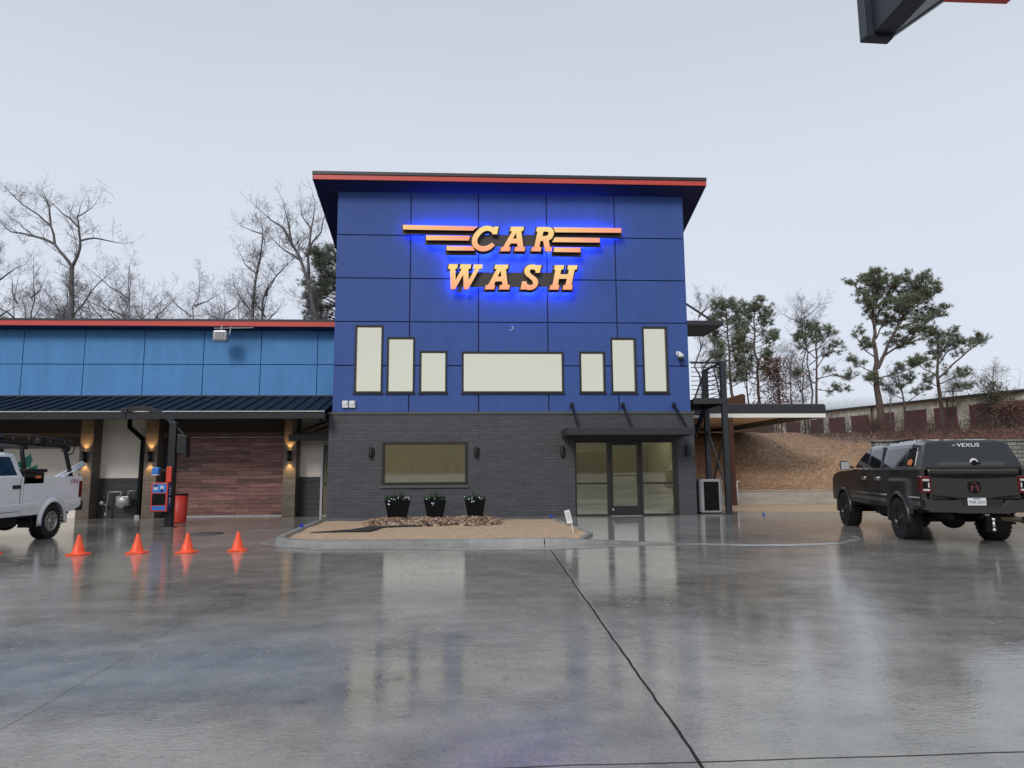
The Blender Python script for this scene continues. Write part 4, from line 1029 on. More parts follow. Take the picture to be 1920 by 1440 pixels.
# the stones differ in colour: three shades of one mix
o = g.build('river_rock', [M['rock'], mat('rock_dark',(.055,.036,.026),.35,col2=(.16,.09,.055),scale=5), mat('rock_pale',(.33,.22,.15),.4,col2=(.55,.42,.31),scale=5)])
per = 20
for i, p in enumerate(o.data.polygons):
    k = (i//per*7919) % 10; p.material_index = 0 if k < 5 else (1 if k < 8 else 2); p.use_smooth = True
tag(o, 'brown and tan river rocks heaped round the three black planters', 'rocks', kind='stuff')
random.seed(3)
g = MB()
g.prism([(-3.95,-5.9),(-3.1,-5.2),(-2.75,-4.3),(-2.2,-3.6),(-1.2,-3.8),(-1.2,-4.2),(-1.9,-4.3),(-2.4,-4.6),(-2.6,-5.7),(-3.2,-5.75)], 'z', .085, .105)
tag(g.build('weed_fabric', M['fabric']), 'black weed fabric showing on the soil left of the rock heap', 'fabric')

# ------------------------------------------------------------------ right side of the tower
P = thing('upper_awning', 'dark flat awning with a tie rod high on the right side of the tower', 'awning', (7.41,1.0,6.6))
g = MB(); g.box(7.415,8.72,.03,.10,6.55,6.71); g.box(8.65,8.72,.10,2.1,6.55,6.71); g.box(7.415,8.65,2.03,2.1,6.55,6.71); g.build('fascia', M['dark2'], P, bevel=.008)
g = MB(); g.box(7.415,8.65,.10,2.03,6.56,6.62); g.build('deck', M['dark'], P)
for y in (.3,1.8):
    g = MB(); g.bar((7.42,y,7.42),(8.5,y,6.70),.06); g.build('rod', M['dark2'], P)

ST = thing('steel_staircase', 'black steel outside staircase with landing, railings and cross-braced posts', 'staircase', (8.0,1.0,0))
g = MB(); g.box(7.52,8.72,-.02,.06,3.78,3.98); g.box(8.64,8.72,.06,2.05,3.78,3.98); g.box(7.52,8.64,1.97,2.05,3.78,3.98); g.box(7.52,8.64,.06,1.97,3.90,3.95); g.build('landing', M['dark2'], ST, bevel=.006)
for x, y, zt in ((8.62,.08,5.26),(8.62,1.9,5.24),(7.62,1.95,3.8)):
    g = MB(); g.box(x-.09,x+.09,y-.09,y+.09,0.02,zt); g.box(x-.16,x+.16,y-.13,y+.13,.02,.04); g.build('post', M['dark2'], ST, bevel=.006)
g = MB(); g.bar((8.62,.1,.75),(8.62,1.86,3.0),.06); g.bar((8.66,.1,3.0),(8.66,1.86,.75),.06); build_each(g, 'cross_brace', M['dark2'], ST)
g = MB()
for k in range(8):
    z = 4.12+k*.155
    g.tube([(7.50,.08,z),(8.55,.08,z)], .014, 6); g.tube([(8.62,.15,z),(8.62,1.83,z)], .014, 6)
    g.tube([(7.50,1.95,z),(7.62,1.95,z)], .014, 6)
g.bar((7.46,.08,5.24),(8.6,.08,5.24),.04); g.bar((8.62,.1,5.24),(8.62,1.9,5.24),.045); build_each(g, 'landing_rail', M['dark'], ST)
def flight(t): return Vector((0, 2.05+t*5.4, 3.9-t*3.88))
for x in (7.62,8.62):
    g = MB(); a = flight(0); b = flight(1); g.bar((x,a.y,a.z-.12),(x,b.y,b.z-.12+.0),.07,.28); g.build('stringer', M['dark2'], ST)
for k in range(21):
    p = flight((k+.5)/21); g = MB(); g.box(7.66,8.58,p.y-.14,p.y+.14,p.z-.03,p.z+.0); g.build('tread', M['dark'], ST)
g = MB()
for x in (7.62,8.62):
    for k in range(7):
        h = .15+k*.155; a = flight(0); b = flight(1); g.tube([(x,a.y,a.z+h),(x,b.y,b.z+h)], .013, 6)
    a = flight(0); b = flight(1); g.bar((x,a.y,a.z+1.22),(x,b.y,b.z+1.22),.045)
    for t in (.5,.98):
        p = flight(t); g.bar((x,p.y,p.z-.1),(x,p.y,p.z+1.2),.06)
build_each(g, 'stair_rail', M['dark'], ST)

AC = thing('air_conditioner', 'grey outdoor air conditioner with black front panel beside the staircase', 'air conditioner', (8.2,1.0,.02))
g = MB(); g.box(7.86,8.56,.62,1.42,.06,1.20); g.build('cabinet', M['lgrey'], AC, bevel=.015)
g = MB(); g.box(7.965,8.49,.60,.619,.13,1.12); g.build('front_grille', M['black'], AC, bevel=.004)
g = MB()
for k in range(20):
    z = .10+k*.054; g.box(7.80,7.858,.64,1.40,z,z+.03); g.box(8.562,8.60,.60,1.40,z,z+.03); g.box(7.80,7.94,.605,.6195,z,z+.03)
g.build('side_louvres', M['lgrey'], AC)
g = MB(); g.box(7.82,8.6,.60,1.44,.0241,.059); g.build('base_pan', M['dark'], AC)

CA = thing('exit_canopy', 'flat wash exit canopy with black fascia, white edge and beige underside', 'canopy', (12,11,3.8))
g = MB(); g.box(7.45,15.34,5.95,6.05,3.935,4.32); g.box(15.26,15.36,6.05,17.5,3.935,4.32); g.box(7.45,15.26,17.4,17.5,3.935,4.32); g.build('fascia', M['dark2'], CA, bevel=.01)
g = MB(); g.box(7.45,15.33,5.96,6.08,3.76,3.934); g.box(15.27,15.35,6.08,17.49,3.80,3.934); g.build('white_trim', M['wht_trim'], CA)
g = MB(); g.box(7.45,15.26,6.09,17.39,3.80,3.86); g.build('soffit', M['beige'], CA)
g = MB(); g.box(13.6,15.2,6.1,17.3,3.78,3.797); g.build('soffit_strip', M['room_dark'], CA)
g = MB(); g.box(7.45,15.3,6.0,17.45,4.321,4.36); g.build('roof', M['roofgrey'], CA)
for x, y in ((11.08,6.02),(11.08,16.8)):
    g = MB()
    for a in ((x-.10,x+.10,y-.1,y-.08),(x-.10,x+.10,y+.08,y+.1),(x-.012,x+.012,y-.08,y+.08)): g.box(a[0],a[1],a[2],a[3],0 if y < 10 else 3,3.76)
    g.box(x-.15,x+.15,y-.14,y+.14,0.012,.035); g.build('post', M['rust'], CA)
V = thing('vent_pipe', 'thin white pipe standing at the low wall beside the rusty post', 'pipe', (11.32,6.1,0))
g = MB(); g.tube([(11.30,6.08,0),(11.27,6.08,.95)],.025,8); g.build('riser', M['white'], V)
g = MB(); g.tube([(11.27,6.08,.95),(11.27,6.08,1.0),(11.30,6.0,1.02)],.035,8); g.build('cap', M['white'], V)

# corner of the canopy overhead at the right of the lot
OC = thing('overhead_canopy', 'corner of a navy canopy with red edge hanging overhead', 'canopy', (3.2,-19,4.4))
g = MB(); g.prism([(2.495,4.285),(2.678,4.28),(2.688,4.305),(3.053,4.567),(3.655,5.0),(3.655,5.3),(2.495,5.3)], 'y', -19.0, -18.93); g.build('end_plate', M['navy_can'], OC, bevel=.006)
g = MB(); g.prism([(2.55,4.31),(2.685,4.31),(3.6,4.98),(3.6,5.2),(2.55,5.2)], 'y', -19.6, -19.001); g.build('beam', M['navy_can'], OC, bevel=.006)
g = MB(); g.box(2.57,3.493,-19.0,-18.96,4.571,4.67); g.build('red_strip', M['red'], OC, bevel=.003)
g = MB(); g.box(2.57,6.0,-22,-19.61,5.21,5.4); g.build('roof', M['navy_can'], OC)

# ------------------------------------------------------------------ storage units up the hill
SB = thing('storage_building', 'long pale storage building with maroon roll-up doors up the hill', 'building', (44,44,5))
p0 = Vector((49.5,25.5,0)); p1 = Vector((38.2,62.0,0)); d = (p1-p0); Ls = d.length; d.normalize(); nrm = Vector((-d.y,d.x,0))  # nrm faces the lot
if nrm.x > 0: nrm = -nrm
def sbp(t, o, z): q = p0+d*t+nrm*o; return (q.x,q.y,z)
zb = 4.0; zt = lambda t: 8.12
g = MB(); a = [sbp(0,0,zb),sbp(Ls,0,zb),sbp(Ls,-9,zb),sbp(0,-9,zb)]; b = [sbp(0,0,8.05),sbp(Ls,0,8.05),sbp(Ls,-9,8.05),sbp(0,-9,8.05)]
g.loft([a,b]); g.build('wall', M['storage'], SB)
g = MB(); a = [sbp(-.3,.45,8.05),sbp(Ls,.45,8.05),sbp(Ls,-9.4,8.35),sbp(-.3,-9.4,8.35)]; b = [(x,y,z+.16) for x,y,z in a]; g.loft([a,b]); g.build('roof', M['roofgrey'], SB)
t = .6; k = 0
while t < Ls-3:
    g = MB(); w = 2.35 if k % 3 else 2.0
    a = [sbp(t,.02,5.0),sbp(t+w,.02,5.0),sbp(t+w,.06,5.0),sbp(t,.06,5.0)]; b = [(x,y,7.28) for x,y,z in a]; g.loft([a,b]); dr = g.build('roll_up_door', M['maroon'], SB)
    g = MB()
    for tt in (t-.12, t+w+.02):
        a = [sbp(tt,.02,4.6),sbp(tt+.1,.02,4.6),sbp(tt+.1,.10,4.6),sbp(tt,.10,4.6)]; b = [(x,y,7.4) for x,y,z in a]; g.loft([a,b])
    build_each(g, 'door_frame', M['wht_trim'], dr)
    t += 3.15 + (.5 if k % 4 == 1 else 0); k += 1
g = MB()
for tt in (6.1,14.6,23.2,30): g.bar(sbp(tt,.1,4.6), sbp(tt,.1,8.0), .12)
build_each(g, 'downpipe', M['roofgrey'], SB)
GB = thing('gabled_shed', 'dark red-brown gabled shed roof showing above the exit canopy', 'shed', (25,42,4))
g = MB(); g.loft([[(22.5,40,4),(27.8,40,4),(27.8,46,4),(22.5,46,4)],[(22.5,40,7.7),(27.8,40,7.7),(27.8,46,7.7),(22.5,46,7.7)]]); g.build('wall', M['rust'], GB)
g = MB(); g.prism([(22.2,7.65),(25.35,8.62),(25.6,8.5),(25.6,7.65)], 'y', 39.8, 46.2); g.build('roof', M['rust'], GB)

# ================================================================== PICKUPS
def arc(cy, cz, r, a0, a1, n): return [(cy+r*cos(radians(a0+(a1-a0)*i/n)), cz+r*sin(radians(a0+(a1-a0)*i/n))) for i in range(n+1)]

def wheel(parent, x, y, r, w, side, tm, rm, name='wheel', chunky=True, rr=.245):
    """hub at (x,y,r); side=-1 faces -x"""
    W = bpy.data.objects.new(name, None); COL.objects.link(W); W.parent = parent; W.location = (x,y,r); W.empty_display_size = .1
    if side > 0: W.rotation_euler = (0,0,pi)
    # local: outer face toward -x
    prof = [(rr,-w*.46),(r*.78,-w*.5),(r*.93,-w*.49),(r*.985,-w*.40),(r,-w*.22),(r,w*.22),(r*.985,w*.40),(r*.93,w*.49),(r*.78,w*.5),(rr,w*.46),(rr-.01,0)]
    g = MB(); g.lathe(prof, 40, axis='x', closed=True)
    if chunky:
        for k in range(30):
            a = 2*pi*k/30
            for s in (-1,1):
                for ra, rb, xa, xb, tw in ((r*.90,r*1.012,.30,.505,.05),(r*.99,r*1.015,.06,.27,-.04)):
                    aa = a+(pi/30 if s > 0 else 0); da = .062
                    vs = []
                    for rad in (ra, rb):
                        for xx, t in ((xa,-da),(xb,-da+tw),(xb,da+tw),(xa,da)):
                            ang = aa+t; vs.append((s*xx*w, rad*cos(ang), rad*sin(ang)))
                    g.add(vs, [(0,1,2,3),(7,6,5,4),(0,4,5,1),(1,5,6,2),(2,6,7,3),(3,7,4,0)])
    g.build('tyre', M[tm], W, local=True)
    g = MB()
    xo = -w*.47
    g.lathe([(rr+.012,xo-.006),(rr+.012,xo+.02),(rr-.02,xo+.03),(rr-.035,0.02),(rr-.06,.04),(0,.04)], 36, axis='x')
    g.lathe([(rr+.014,xo+.018),(rr+.014,xo-.010),(rr-.012,xo-.012),(rr-.022,xo+.03)], 36, axis='x')
    g.lathe([(0,xo+.00),(.05,xo-.005),(.065,xo+.03),(.075,.03)], 20, axis='x')
    ns = 8
    for k in range(ns):
        a = 2*pi*k/ns; u = Vector((0,cos(a),sin(a))); v = Vector((0,-sin(a),cos(a)))
        def P(rad, t, xx): q = u*rad+v*t; return (xx,q.y,q.z)
        g.add([P(.055,-.025,xo+.03),P(.055,.025,xo+.03),P(rr-.01,.042,xo+.012),P(rr-.01,-.042,xo+.012),
               P(.055,-.03,xo+.07),P(.055,.03,xo+.07),P(rr-.01,.05,xo+.06),P(rr-.01,-.05,xo+.06)], [(0,1,2,3),(7,6,5,4),(0,4,5,1),(1,5,6,2),(2,6,7,3),(3,7,4,0)])
    g.build('rim', M[rm], W, local=True, bevel=.004)
    return W

def pickup(name, label, loc, rz, o):
    """local frame: +y forward, rear axle at y=0, ground z=0"""
    K = thing(name, label, 'pickup truck', loc, rz)
    hw, wb = o['hw'], o['wb']; zb = o['sill']; zr = o['rail']; R = o['ra']; hood = o['hood']; rear = o['rear']; cabb = o['cab_back']; nose = wb+o['nose']
    pm = o['paint']
    def mk(nm, g, m, par=K, **kw): return g.build(nm, M[m], par, local=True, **kw)
    rim_z = o['wheel_r']
    # ---- cab and front body: full-width prism with the front arch cut through
    ap = arc(wb, rim_z, R, 0, 180, 14)
    prof = [(cabb,zb+.02),(cabb,zr+.0)] + [(wb-1.02,zr+.01),(wb-.6,hood+.02),(wb+.3,hood),(nose-.22,hood-.08),(nose-.02,hood-.20),(nose,zb+.35),(nose-.05,zb+.02)] + [(wb+R,zb+.02)] + ap[1:-1] + [(wb-R,zb+.02)]
    def body_loft(g, prof, x, crown=.035):
        """extrude a side profile over the width, the flanks bulged a little like pressed steel"""
        g.prism(prof, 'x', -x, x)
    g = MB(); body_loft(g, prof, hw); mk('body', g, pm, bevel=.065, segs=4)
    # ---- bed: two sides, front wall, floor
    ap = arc(0, rim_z, R, 0, 180, 14)
    sp_ = [(rear,zb+.16),(rear+.0,zr),(cabb-.03,zr),(cabb-.03,zb+.02),(R,zb+.02)] + ap[1:-1] + [(-R,zb+.02),(rear+.3,zb+.03)]
    for s in (-1,1):
        g = MB(); g.prism(sp_, 'x', s*hw, s*(hw-.10)); mk('bed_side', g, pm, bevel=.045, segs=4)
    g = MB(); g.box(-hw+.1,hw-.1,cabb-.10,cabb-.04,zb+.1,zr-.01); mk('bed_front', g, pm)
    g = MB(); g.box(-hw+.1,hw-.1,rear+.08,cabb-.1,zb+.28,zb+.33); mk('bed_floor', g, 'trim')
    # flanks: character crease along the side
    for s in (-1,1):
        g = MB()
        for ya, yb in ((rear+.06,-R-.05),(R+.08,wb-R-.08)):
            g.prism([(s*(hw-.002),zb+.30),(s*(hw+.014),zb+.27),(s*(hw+.014),zb+.20),(s*(hw-.002),zb+.10)], 'y', ya, yb)
        mk('rocker_crease', g, pm, bevel=.005)
    # ---- arch flares
    for s in (-1,1):
        for cy in (0, wb):
            g = MB(); rings = []
            for i in range(19):
                a = radians(-8+196*i/18); ca, sa = cos(a), sin(a)
                rings.append([(s*(hw-.03), cy+(R-.012)*ca, rim_z+(R-.012)*sa), (s*(hw+o['flare']), cy+(R-.008)*ca, rim_z+(R-.008)*sa), (s*(hw+o['flare']), cy+(R+.025)*ca, rim_z+(R+.025)*sa), (s*(hw-.005), cy+(R+o['fw'])*ca, rim_z+(R+o['fw'])*sa)])
            g.loft(rings, smooth=True); mk('wheel_arch', g, o['flare_mat'])
    # ---- underbody
    g = MB(); g.box(-hw+.12,hw-.12,rear+.3,nose-.2,zb-.04,zb+.10); g.box(-.5,-.38,rear+.1,nose-.3,zb-.16,zb-.03); g.box(.38,.5,rear+.1,nose-.3,zb-.16,zb-.03)
    for cy in (0,wb):
        g.tube([(-hw+.2,cy,rim_z),(hw-.2,cy,rim_z)], .075, 12); g.ball((.08,cy,rim_z-.01), .215, sub=3, sq=(1.15,.9,.95))
    g.box(-.75,-.45,.9,2.2,zb-.22,zb); g.tube([(.35,1.8,zb-.1),(.3,.4,zb-.12),(.45,rear+.1,zb-.08)],.05,10)
    g.box(-hw+.14,hw-.14,-R+.02,R-.02,rim_z+R-.06,zr-.06); g.box(-hw+.14,hw-.14,wb-R+.02,wb+R-.02,rim_z+R-.06,hood-.12)
    mk('underbody', g, 'under')
    # ---- cabin greenhouse
    wr = o['roof_w']; zR = o['roof']
    def ring(y, wbelt, zbelt, wroof, zroof):
        return [(-wbelt,y,zbelt),(-wroof-.015,y,zroof-.085),(-wroof+.04,y,zroof-.03),(-wroof+.20,y,zroof),(wroof-.20,y,zroof),(wroof-.04,y,zroof-.03),(wroof+.015,y,zroof-.085),(wbelt,y,zbelt)]
    yA, yB = o['ws_top'], o['ws_bot']
    belt = hw-.03
    g = MB()
    st = [ring(cabb+.0,belt,zr-.02,wr-.03,zR-.03), ring(cabb+.35,belt,zr-.02,wr,zR), ring(yA-.35,belt,zr-.02,wr,zR), ring(yA,belt,zr-.02,wr-.04,zR-.03)]
    bot = ring(yB,belt-.02,zr-.03,wr-.06,zr+.06); st.append(bot)
    g.loft(st, smooth=False); mk('cab', g, pm, bevel=.03, segs=3)
    def side_pt(s, y, t, wroof=None, zroof=None, off=.008):
        """a point on the cab flank, t=0 at the belt, 1 at the roof rail"""
        w1, z1 = (wroof or wr)+.015, (zroof or zR)-.085
        return (s*(belt+(w1-belt)*t+off), y, zr-.02+(z1-zr+.02)*t)
    for s in (-1,1):
        yb_ = o['b_pillar']; c0_ = cabb+o['c_pillar']
        f0 = yB-.22; 
        for nm, q in (('window', [(c0_,.12),(c0_+.08,.92),(yb_-.06,.92),(yb_-.06,.10)]), ('window', [(yb_+.06,.10),(yb_+.06,.92),(yA-.12,.92),(f0-.12,.42),(f0,.10)])):
            g = MB(); vs = [side_pt(s,y,t) for y,t in q]; vs2 = [side_pt(s,y,t,off=-.02) for y,t in q]; n = len(q)
            g.add(vs+vs2, [tuple(range(n))]+[(i,(i+1)%n,n+(i+1)%n,n+i) for i in range(n)]); mk(nm, g, 'carglass', bevel=.006)
        # doors: shut lines as slim dark grooves, and handles
        g = MB()
        for y in (cabb+.10, yb_, yB-.05):
            g.box(s*(hw-.01), s*(hw+.0035), y-.007, y+.007, zb+.12, zr-.01)
        g.box(s*(hw-.01), s*(hw+.0035), cabb+.10, yB-.05, zb+.12, zb+.132)
        mk('door_seam', g, 'trim')
        for y in (yb_-.14, yB-.05-.0*1-1.10+.0 if False else yb_+.16):
            pass
        for y in (cabb+.24, yb_+.16):
            g = MB(); g.box(s*(hw+.001), s*(hw+.04), y-.10, y+.12, zr-.245, zr-.19); g.box(s*(hw-.01), s*(hw+.012), y-.12, y+.14, zr-.26, zr-.175); mk('door_handle', g, o['handle'], bevel=.012)
        # mirror
        g = MB(); g.bar((s*(hw-.02),yB-.20,zr+.05),(s*(hw+.16),yB-.16,zr+.07),.06); g.loft([[(s*(hw+.08),yB-.22,zr-.03),(s*(hw+.33),yB-.20,zr-.02),(s*(hw+.33),yB-.20,zr+.24),(s*(hw+.08),yB-.22,zr+.22)],[(s*(hw+.10),yB-.06,zr+.0),(s*(hw+.30),yB-.08,zr+.02),(s*(hw+.30),yB-.08,zr+.20),(s*(hw+.10),yB-.06,zr+.19)]]); mr = mk('mirror', g, 'trim', bevel=.03, segs=3)
        g = MB(); g.box(s*(hw+.10),s*(hw+.31),yB-.224,yB-.2215,zr+.0,zr+.20); mk('mirror_glass', g, 'lgrey', mr)
    # windscreen
    g = MB(); g.add([(-wr+.12,yA+.02,zR-.06),(wr-.12,yA+.02,zR-.06),(belt-.14,yB+.012,zr+.08),(-belt+.14,yB+.012,zr+.08)], [(0,1,2,3)]); mk('windscreen', g, 'carglass')
    g = MB(); g.box(-hw+.3,hw-.3,nose-.02,nose+.012,zb+.42,hood-.26); mk('grille', g, 'trim', bevel=.01)
    for s in (-1,1):
        g = MB(); g.box(s*(hw-.28),s*(hw-.03),nose-.03,nose+.014,zb+.45,hood-.28); mk('headlight', g, 'lens_white', bevel=.02)
    g = MB(); g.box(-hw+.02,hw-.02,nose-.06,nose+.12,zb+.02,zb+.32); mk('front_bumper', g, o['bumper'], bevel=.04)
    # tailgate
    g = MB(); g.box(-hw+.16,hw-.16,rear-.005,rear+.07,zb+.26,zr-.005); tg = mk('tailgate', g, pm, bevel=.02, segs=3)
    # wheels
    for s in (-1,1):
        for cy in (0,wb): wheel(K, s*(hw-.02-o['wheel_w']/2+o['poke']), cy, rim_z, o['wheel_w'], s, 'tyre', o['rim'], chunky=True, rr=o['rim_r'])
    return K, tg, mk, ring

# ---- dark pickup with bed cap, seen from behind
o1 = dict(hw=1.0, wb=3.79, sill=.66, rail=1.52, ra=.535, hood=1.47, rear=-1.22, cab_back=.92, nose=.98, paint='truck_dark', wheel_r=.452, flare=.045, fw=.06, flare_mat='flare',
          roof_w=.78, roof=2.13, ws_top=2.35, ws_bot=3.05, b_pillar=1.92, c_pillar=.14, handle='chrome', bumper='truck_dark', wheel_w=.33, poke=.045, rim='rim_dark', rim_r=.235)
# wheel track from the photograph: the outer tyre faces stand 2.0 m apart
DK, TG, mk, ring = pickup('pickup_truck', 'dark grey lifted pickup truck with black cap over its bed, seen from behind', (10.36,-8.32,0), -radians(12.4), o1)
zr = 1.52; hw = 1.0
# cap over the bed
g = MB(); bl = hw-.02
def cring(y, wroof, zroof, zbelt=1.525, wb_=bl): return [(-wb_,y,zbelt),(-wroof-.02,y,zroof-.10),(-wroof+.05,y,zroof-.035),(-wroof+.22,y,zroof),(wroof-.22,y,zroof),(wroof-.05,y,zroof-.035),(wroof+.02,y,zroof-.10),(wb_,y,zbelt)]
g.loft([cring(-1.20,.70,1.60,wb_=bl), cring(-1.205,.80,1.75) if False else cring(-1.19,.84,1.62), cring(-.99,.79,2.115), cring(-.55,.80,2.15), cring(.88,.79,2.15)]); CP = mk('bed_cap', g, 'truck_dark', bevel=.03, segs=3)
# rear glass door of the cap
bk = lambda x, t: (x, -1.205+.205*t-.012, 1.545+.545*t)
q = [(-.93,.02),(-.885,.25),(-.775,.86),(-.72,.94),(-.60,.97),(.60,.97),(.72,.94),(.775,.86),(.885,.25),(.93,.02)]
g = MB(); vs = [bk(x,t) for x,t in q]; vs2 = [(x,y+.03,z) for x,y,z in vs]; n = len(q)
g.add(vs+vs2, [tuple(range(n))]+[(i,(i+1)%n,n+(i+1)%n,n+i) for i in range(n)]); RG = mk('rear_glass', g, 'capglass', CP)
ta = math.atan2(.545,.205)
text_mesh('lettering', 'VEXUS', .115, M['decal_white'], DK, (.03,bk(0,.85)[1]-.006,bk(0,.85)[2]), (ta,0,0), .002, .15, 1.25)
g = MB(); c = Vector(bk(-.235,.85)); c.y -= .006
for da in (.8,-.8): g.bar(c+Vector((-.035,.0,-.03*da)), c+Vector((.035,0,.03*da)), .014, .004)
mk('lettering', g, 'decal_white')
# lock with a white sticker above it
g = MB(); g.lathe([(0,-.03),(.05,-.03),(.06,0),(0,0)], 20, axis='y', c=(.06,bk(0,.18)[1]-.005,bk(0,.18)[2])); g.box(.06,.17,bk(0,.18)[1]-.03,bk(0,.18)[1]-.008,bk(0,.18)[2]-.02,bk(0,.18)[2]+.012); mk('cap_lock', g, 'black', bevel=.006)
g = MB(); b0 = bk(.05,.24); g.prism([(b0[0]-.07,b0[2]-.025),(b0[0]-.06,b0[2]+.035),(b0[0]-.01,b0[2]+.065),(b0[0]+.05,b0[2]+.045),(b0[0]+.085,b0[2]-.005),(b0[0]+.06,b0[2]-.03)], 'y', b0[1]-.020, b0[1]-.014); mk('sticker', g, 'decal_white')
# cap side windows
for s in (-1,1):
    def cs(y, t, off=.008): return (s*(bl+(.81-bl)*t+off), y, 1.525+(2.05-1.525)*t)
    for qq in ([(-.36,.12),(-.36,.88),(.78,.86),(.80,.12)], [(-.92,.12),(-.84,.88),(-.40,.88),(-.40,.12)]):
        g = MB(); vs = [cs(y,t) for y,t in qq]; vs2 = [cs(y,t,-.02) for y,t in qq]; n = 4
        g.add(vs+vs2, [(0,1,2,3)]+[(i,(i+1)%n,n+(i+1)%n,n+i) for i in range(n)]); mk('side_window', g, 'carglass', CP, bevel=.004)
    if s < 0:
        g = MB(); y0 = -.66; pts = [(-.10,.16),(.10,.16),(.13,.28),(.09,.40),(.03,.36),(-.02,.44),(-.06,.36),(-.12,.34)]
        g.add([cs(y0+y*1.1,t,.014) for y,t in pts], [tuple(range(len(pts)))]); mk('sticker', g, 'decal_orange', CP, fixn=False)
# tailgate dressing
g = MB(); g.prism([(-.85,1.42),(.85,1.42),(.85,1.36),(.3,1.33),(-.3,1.33),(-.85,1.36)], 'y', -1.232, -1.2255); mk('recess', g, 'black', TG)
g = MB(); g.box(-.84,.84,-1.25,-1.22,1.44,1.50); mk('spoiler', g, 'truck_dark', TG, bevel=.012)
g = MB(); g.box(-.155,.155,-1.262,-1.225,1.39,1.425); g.box(-.12,.12,-1.25,-1.2255,1.335,1.389); mk('tailgate_handle', g, 'black', TG, bevel=.01)
g = MB(); pts = [(-.80,1.0),(-.45,.965),(-.25,.925),(.25,.925),(.45,.965),(.80,1.0),(.80,.975),(.45,.94),(.25,.90),(-.25,.90),(-.45,.94),(-.80,.975)]; g.prism(pts, 'y', -1.236, -1.2255); mk('crease', g, 'black', TG)
g = MB(); g.prism([(-.115,1.245),(-.07,1.27),(.07,1.27),(.115,1.245),(.12,1.13),(.09,1.06),(0,1.03),(-.09,1.06),(-.12,1.13)], 'y', -1.243, -1.2255); em = mk('emblem', g, 'black', TG, bevel=.008)
g = MB()
for s in (-1,1): g.prism([(s*.03,1.21),(s*.075,1.175),(s*.085,1.10),(s*.055,1.06),(s*.035,1.12),(s*.012,1.16)], 'y', -1.249, -1.2435)
g.prism([(-.035,1.25),(.035,1.25),(.02,1.225),(-.02,1.225)], 'y', -1.249, -1.2435); mk('emblem_mark', g, 'emblem_red', em)
g = MB(); g.box(-.78,-.52,-1.234,-1.2255,.86,.93); mk('name_badge', g, 'black', TG, bevel=.004)
text_mesh('lettering', '4X4', .07, M['black'], DK, (.66,-1.23,.90), (radians(90),0,0), .003, .2, 1.3)
for s in (-1,1):
    g = MB(); g.box(s*.80,s*1.012,-1.245,-1.10,1.03,1.385); tl = mk('tail_light', g, 'taillight', bevel=.02, segs=3)
    g = MB(); g.box(s*.845,s*.965,-1.252,-1.2455,1.125,1.275); mk('lamp_recess', g, 'black', tl)
    g = MB(); g.box(s*.838,s*.965,-1.256,-1.2465,1.28,1.322); g.box(s*.838,s*.965,-1.256,-1.2465,1.082,1.12); g.box(s*.84,s*.868,-1.258,-1.2525,1.15,1.245); mk('clear_lens', g, 'lens_white', tl, bevel=.005)
# bumper with plate recess and step
g = MB(); pts = [(-1.0,.93),(-.88,.93),(-.80,.90),(-.36,.90),(-.34,.83),(-.30,.80),(.42,.80),(.46,.83),(.48,.90),(.80,.90),(.88,.93),(1.0,.93),(1.0,.72),(.9,.66),(.55,.655),(.5,.64),(-.38,.64),(-.43,.655),(-.9,.66),(-1.0,.72)]
g.prism(pts, 'y', -1.40, -1.19); BP = mk('rear_bumper', g, 'truck_dark', bevel=.025, segs=3)
g = MB(); g.box(-.34,.46,-1.33,-1.19,.79,.915); mk('plate_recess', g, 'trim', BP)
g = MB(); g.box(-.3,.42,-1.41,-1.395,.775,.795); g.box(-.98,-.36,-1.408,-1.395,.895,.908); g.box(.48,.98,-1.408,-1.395,.895,.908); mk('step_edge', g, 'flare', BP, bevel=.004)
g = MB(); g.box(-.195,.145,-1.345,-1.335,.795,.945); PL = mk('licence_plate', g, 'plate', BP, bevel=.004)
t_ = text_mesh('plate_text', 'PNR-2554', .082, M['ink'], DK, (-.025,-1.347,.858), (radians(90),0,0), .001, 0, .82)
g = MB(); g.box(-.09,.04,-1.347,-1.3455,.918,.935); mk('plate_print', g, 'ink', PL)
# hitch with two-ball mount, exhaust tip
g = MB(); g.box(.04,.18,-1.34,-1.1,.55,.64); g.box(.07,.15,-1.46,-1.34,.28,.60); HT = mk('hitch', g, 'black', bevel=.008)
g = MB()
for zz in (.535,.335): g.ball((.155,-1.52,zz), .036, sub=2)
g.tube([(.155,-1.52,.38),(.155,-1.52,.50)], [.028,.022], 10); g.box(.09,.17,-1.36,-1.33,.585,.625); mk('tow_ball', g, 'chrome', HT)
g = MB(); g.tube([(.25,-.75,.56),(.42,-1.0,.55),(.98,-1.10,.49)], [.05,.055,.062], 14); g.tube([(.90,-1.085,.497),(.985,-1.102,.488)], [.07,.072], 16); mk('exhaust_pipe', g, 'brass')
g = MB()
for s in (-1,1): g.box(s*.62,s*.655,-.1,1.7,2.155,2.185); g.box(s*.6,s*.67,.75,.80,2.12,2.16)
mk('roof_rail', g, 'trim')

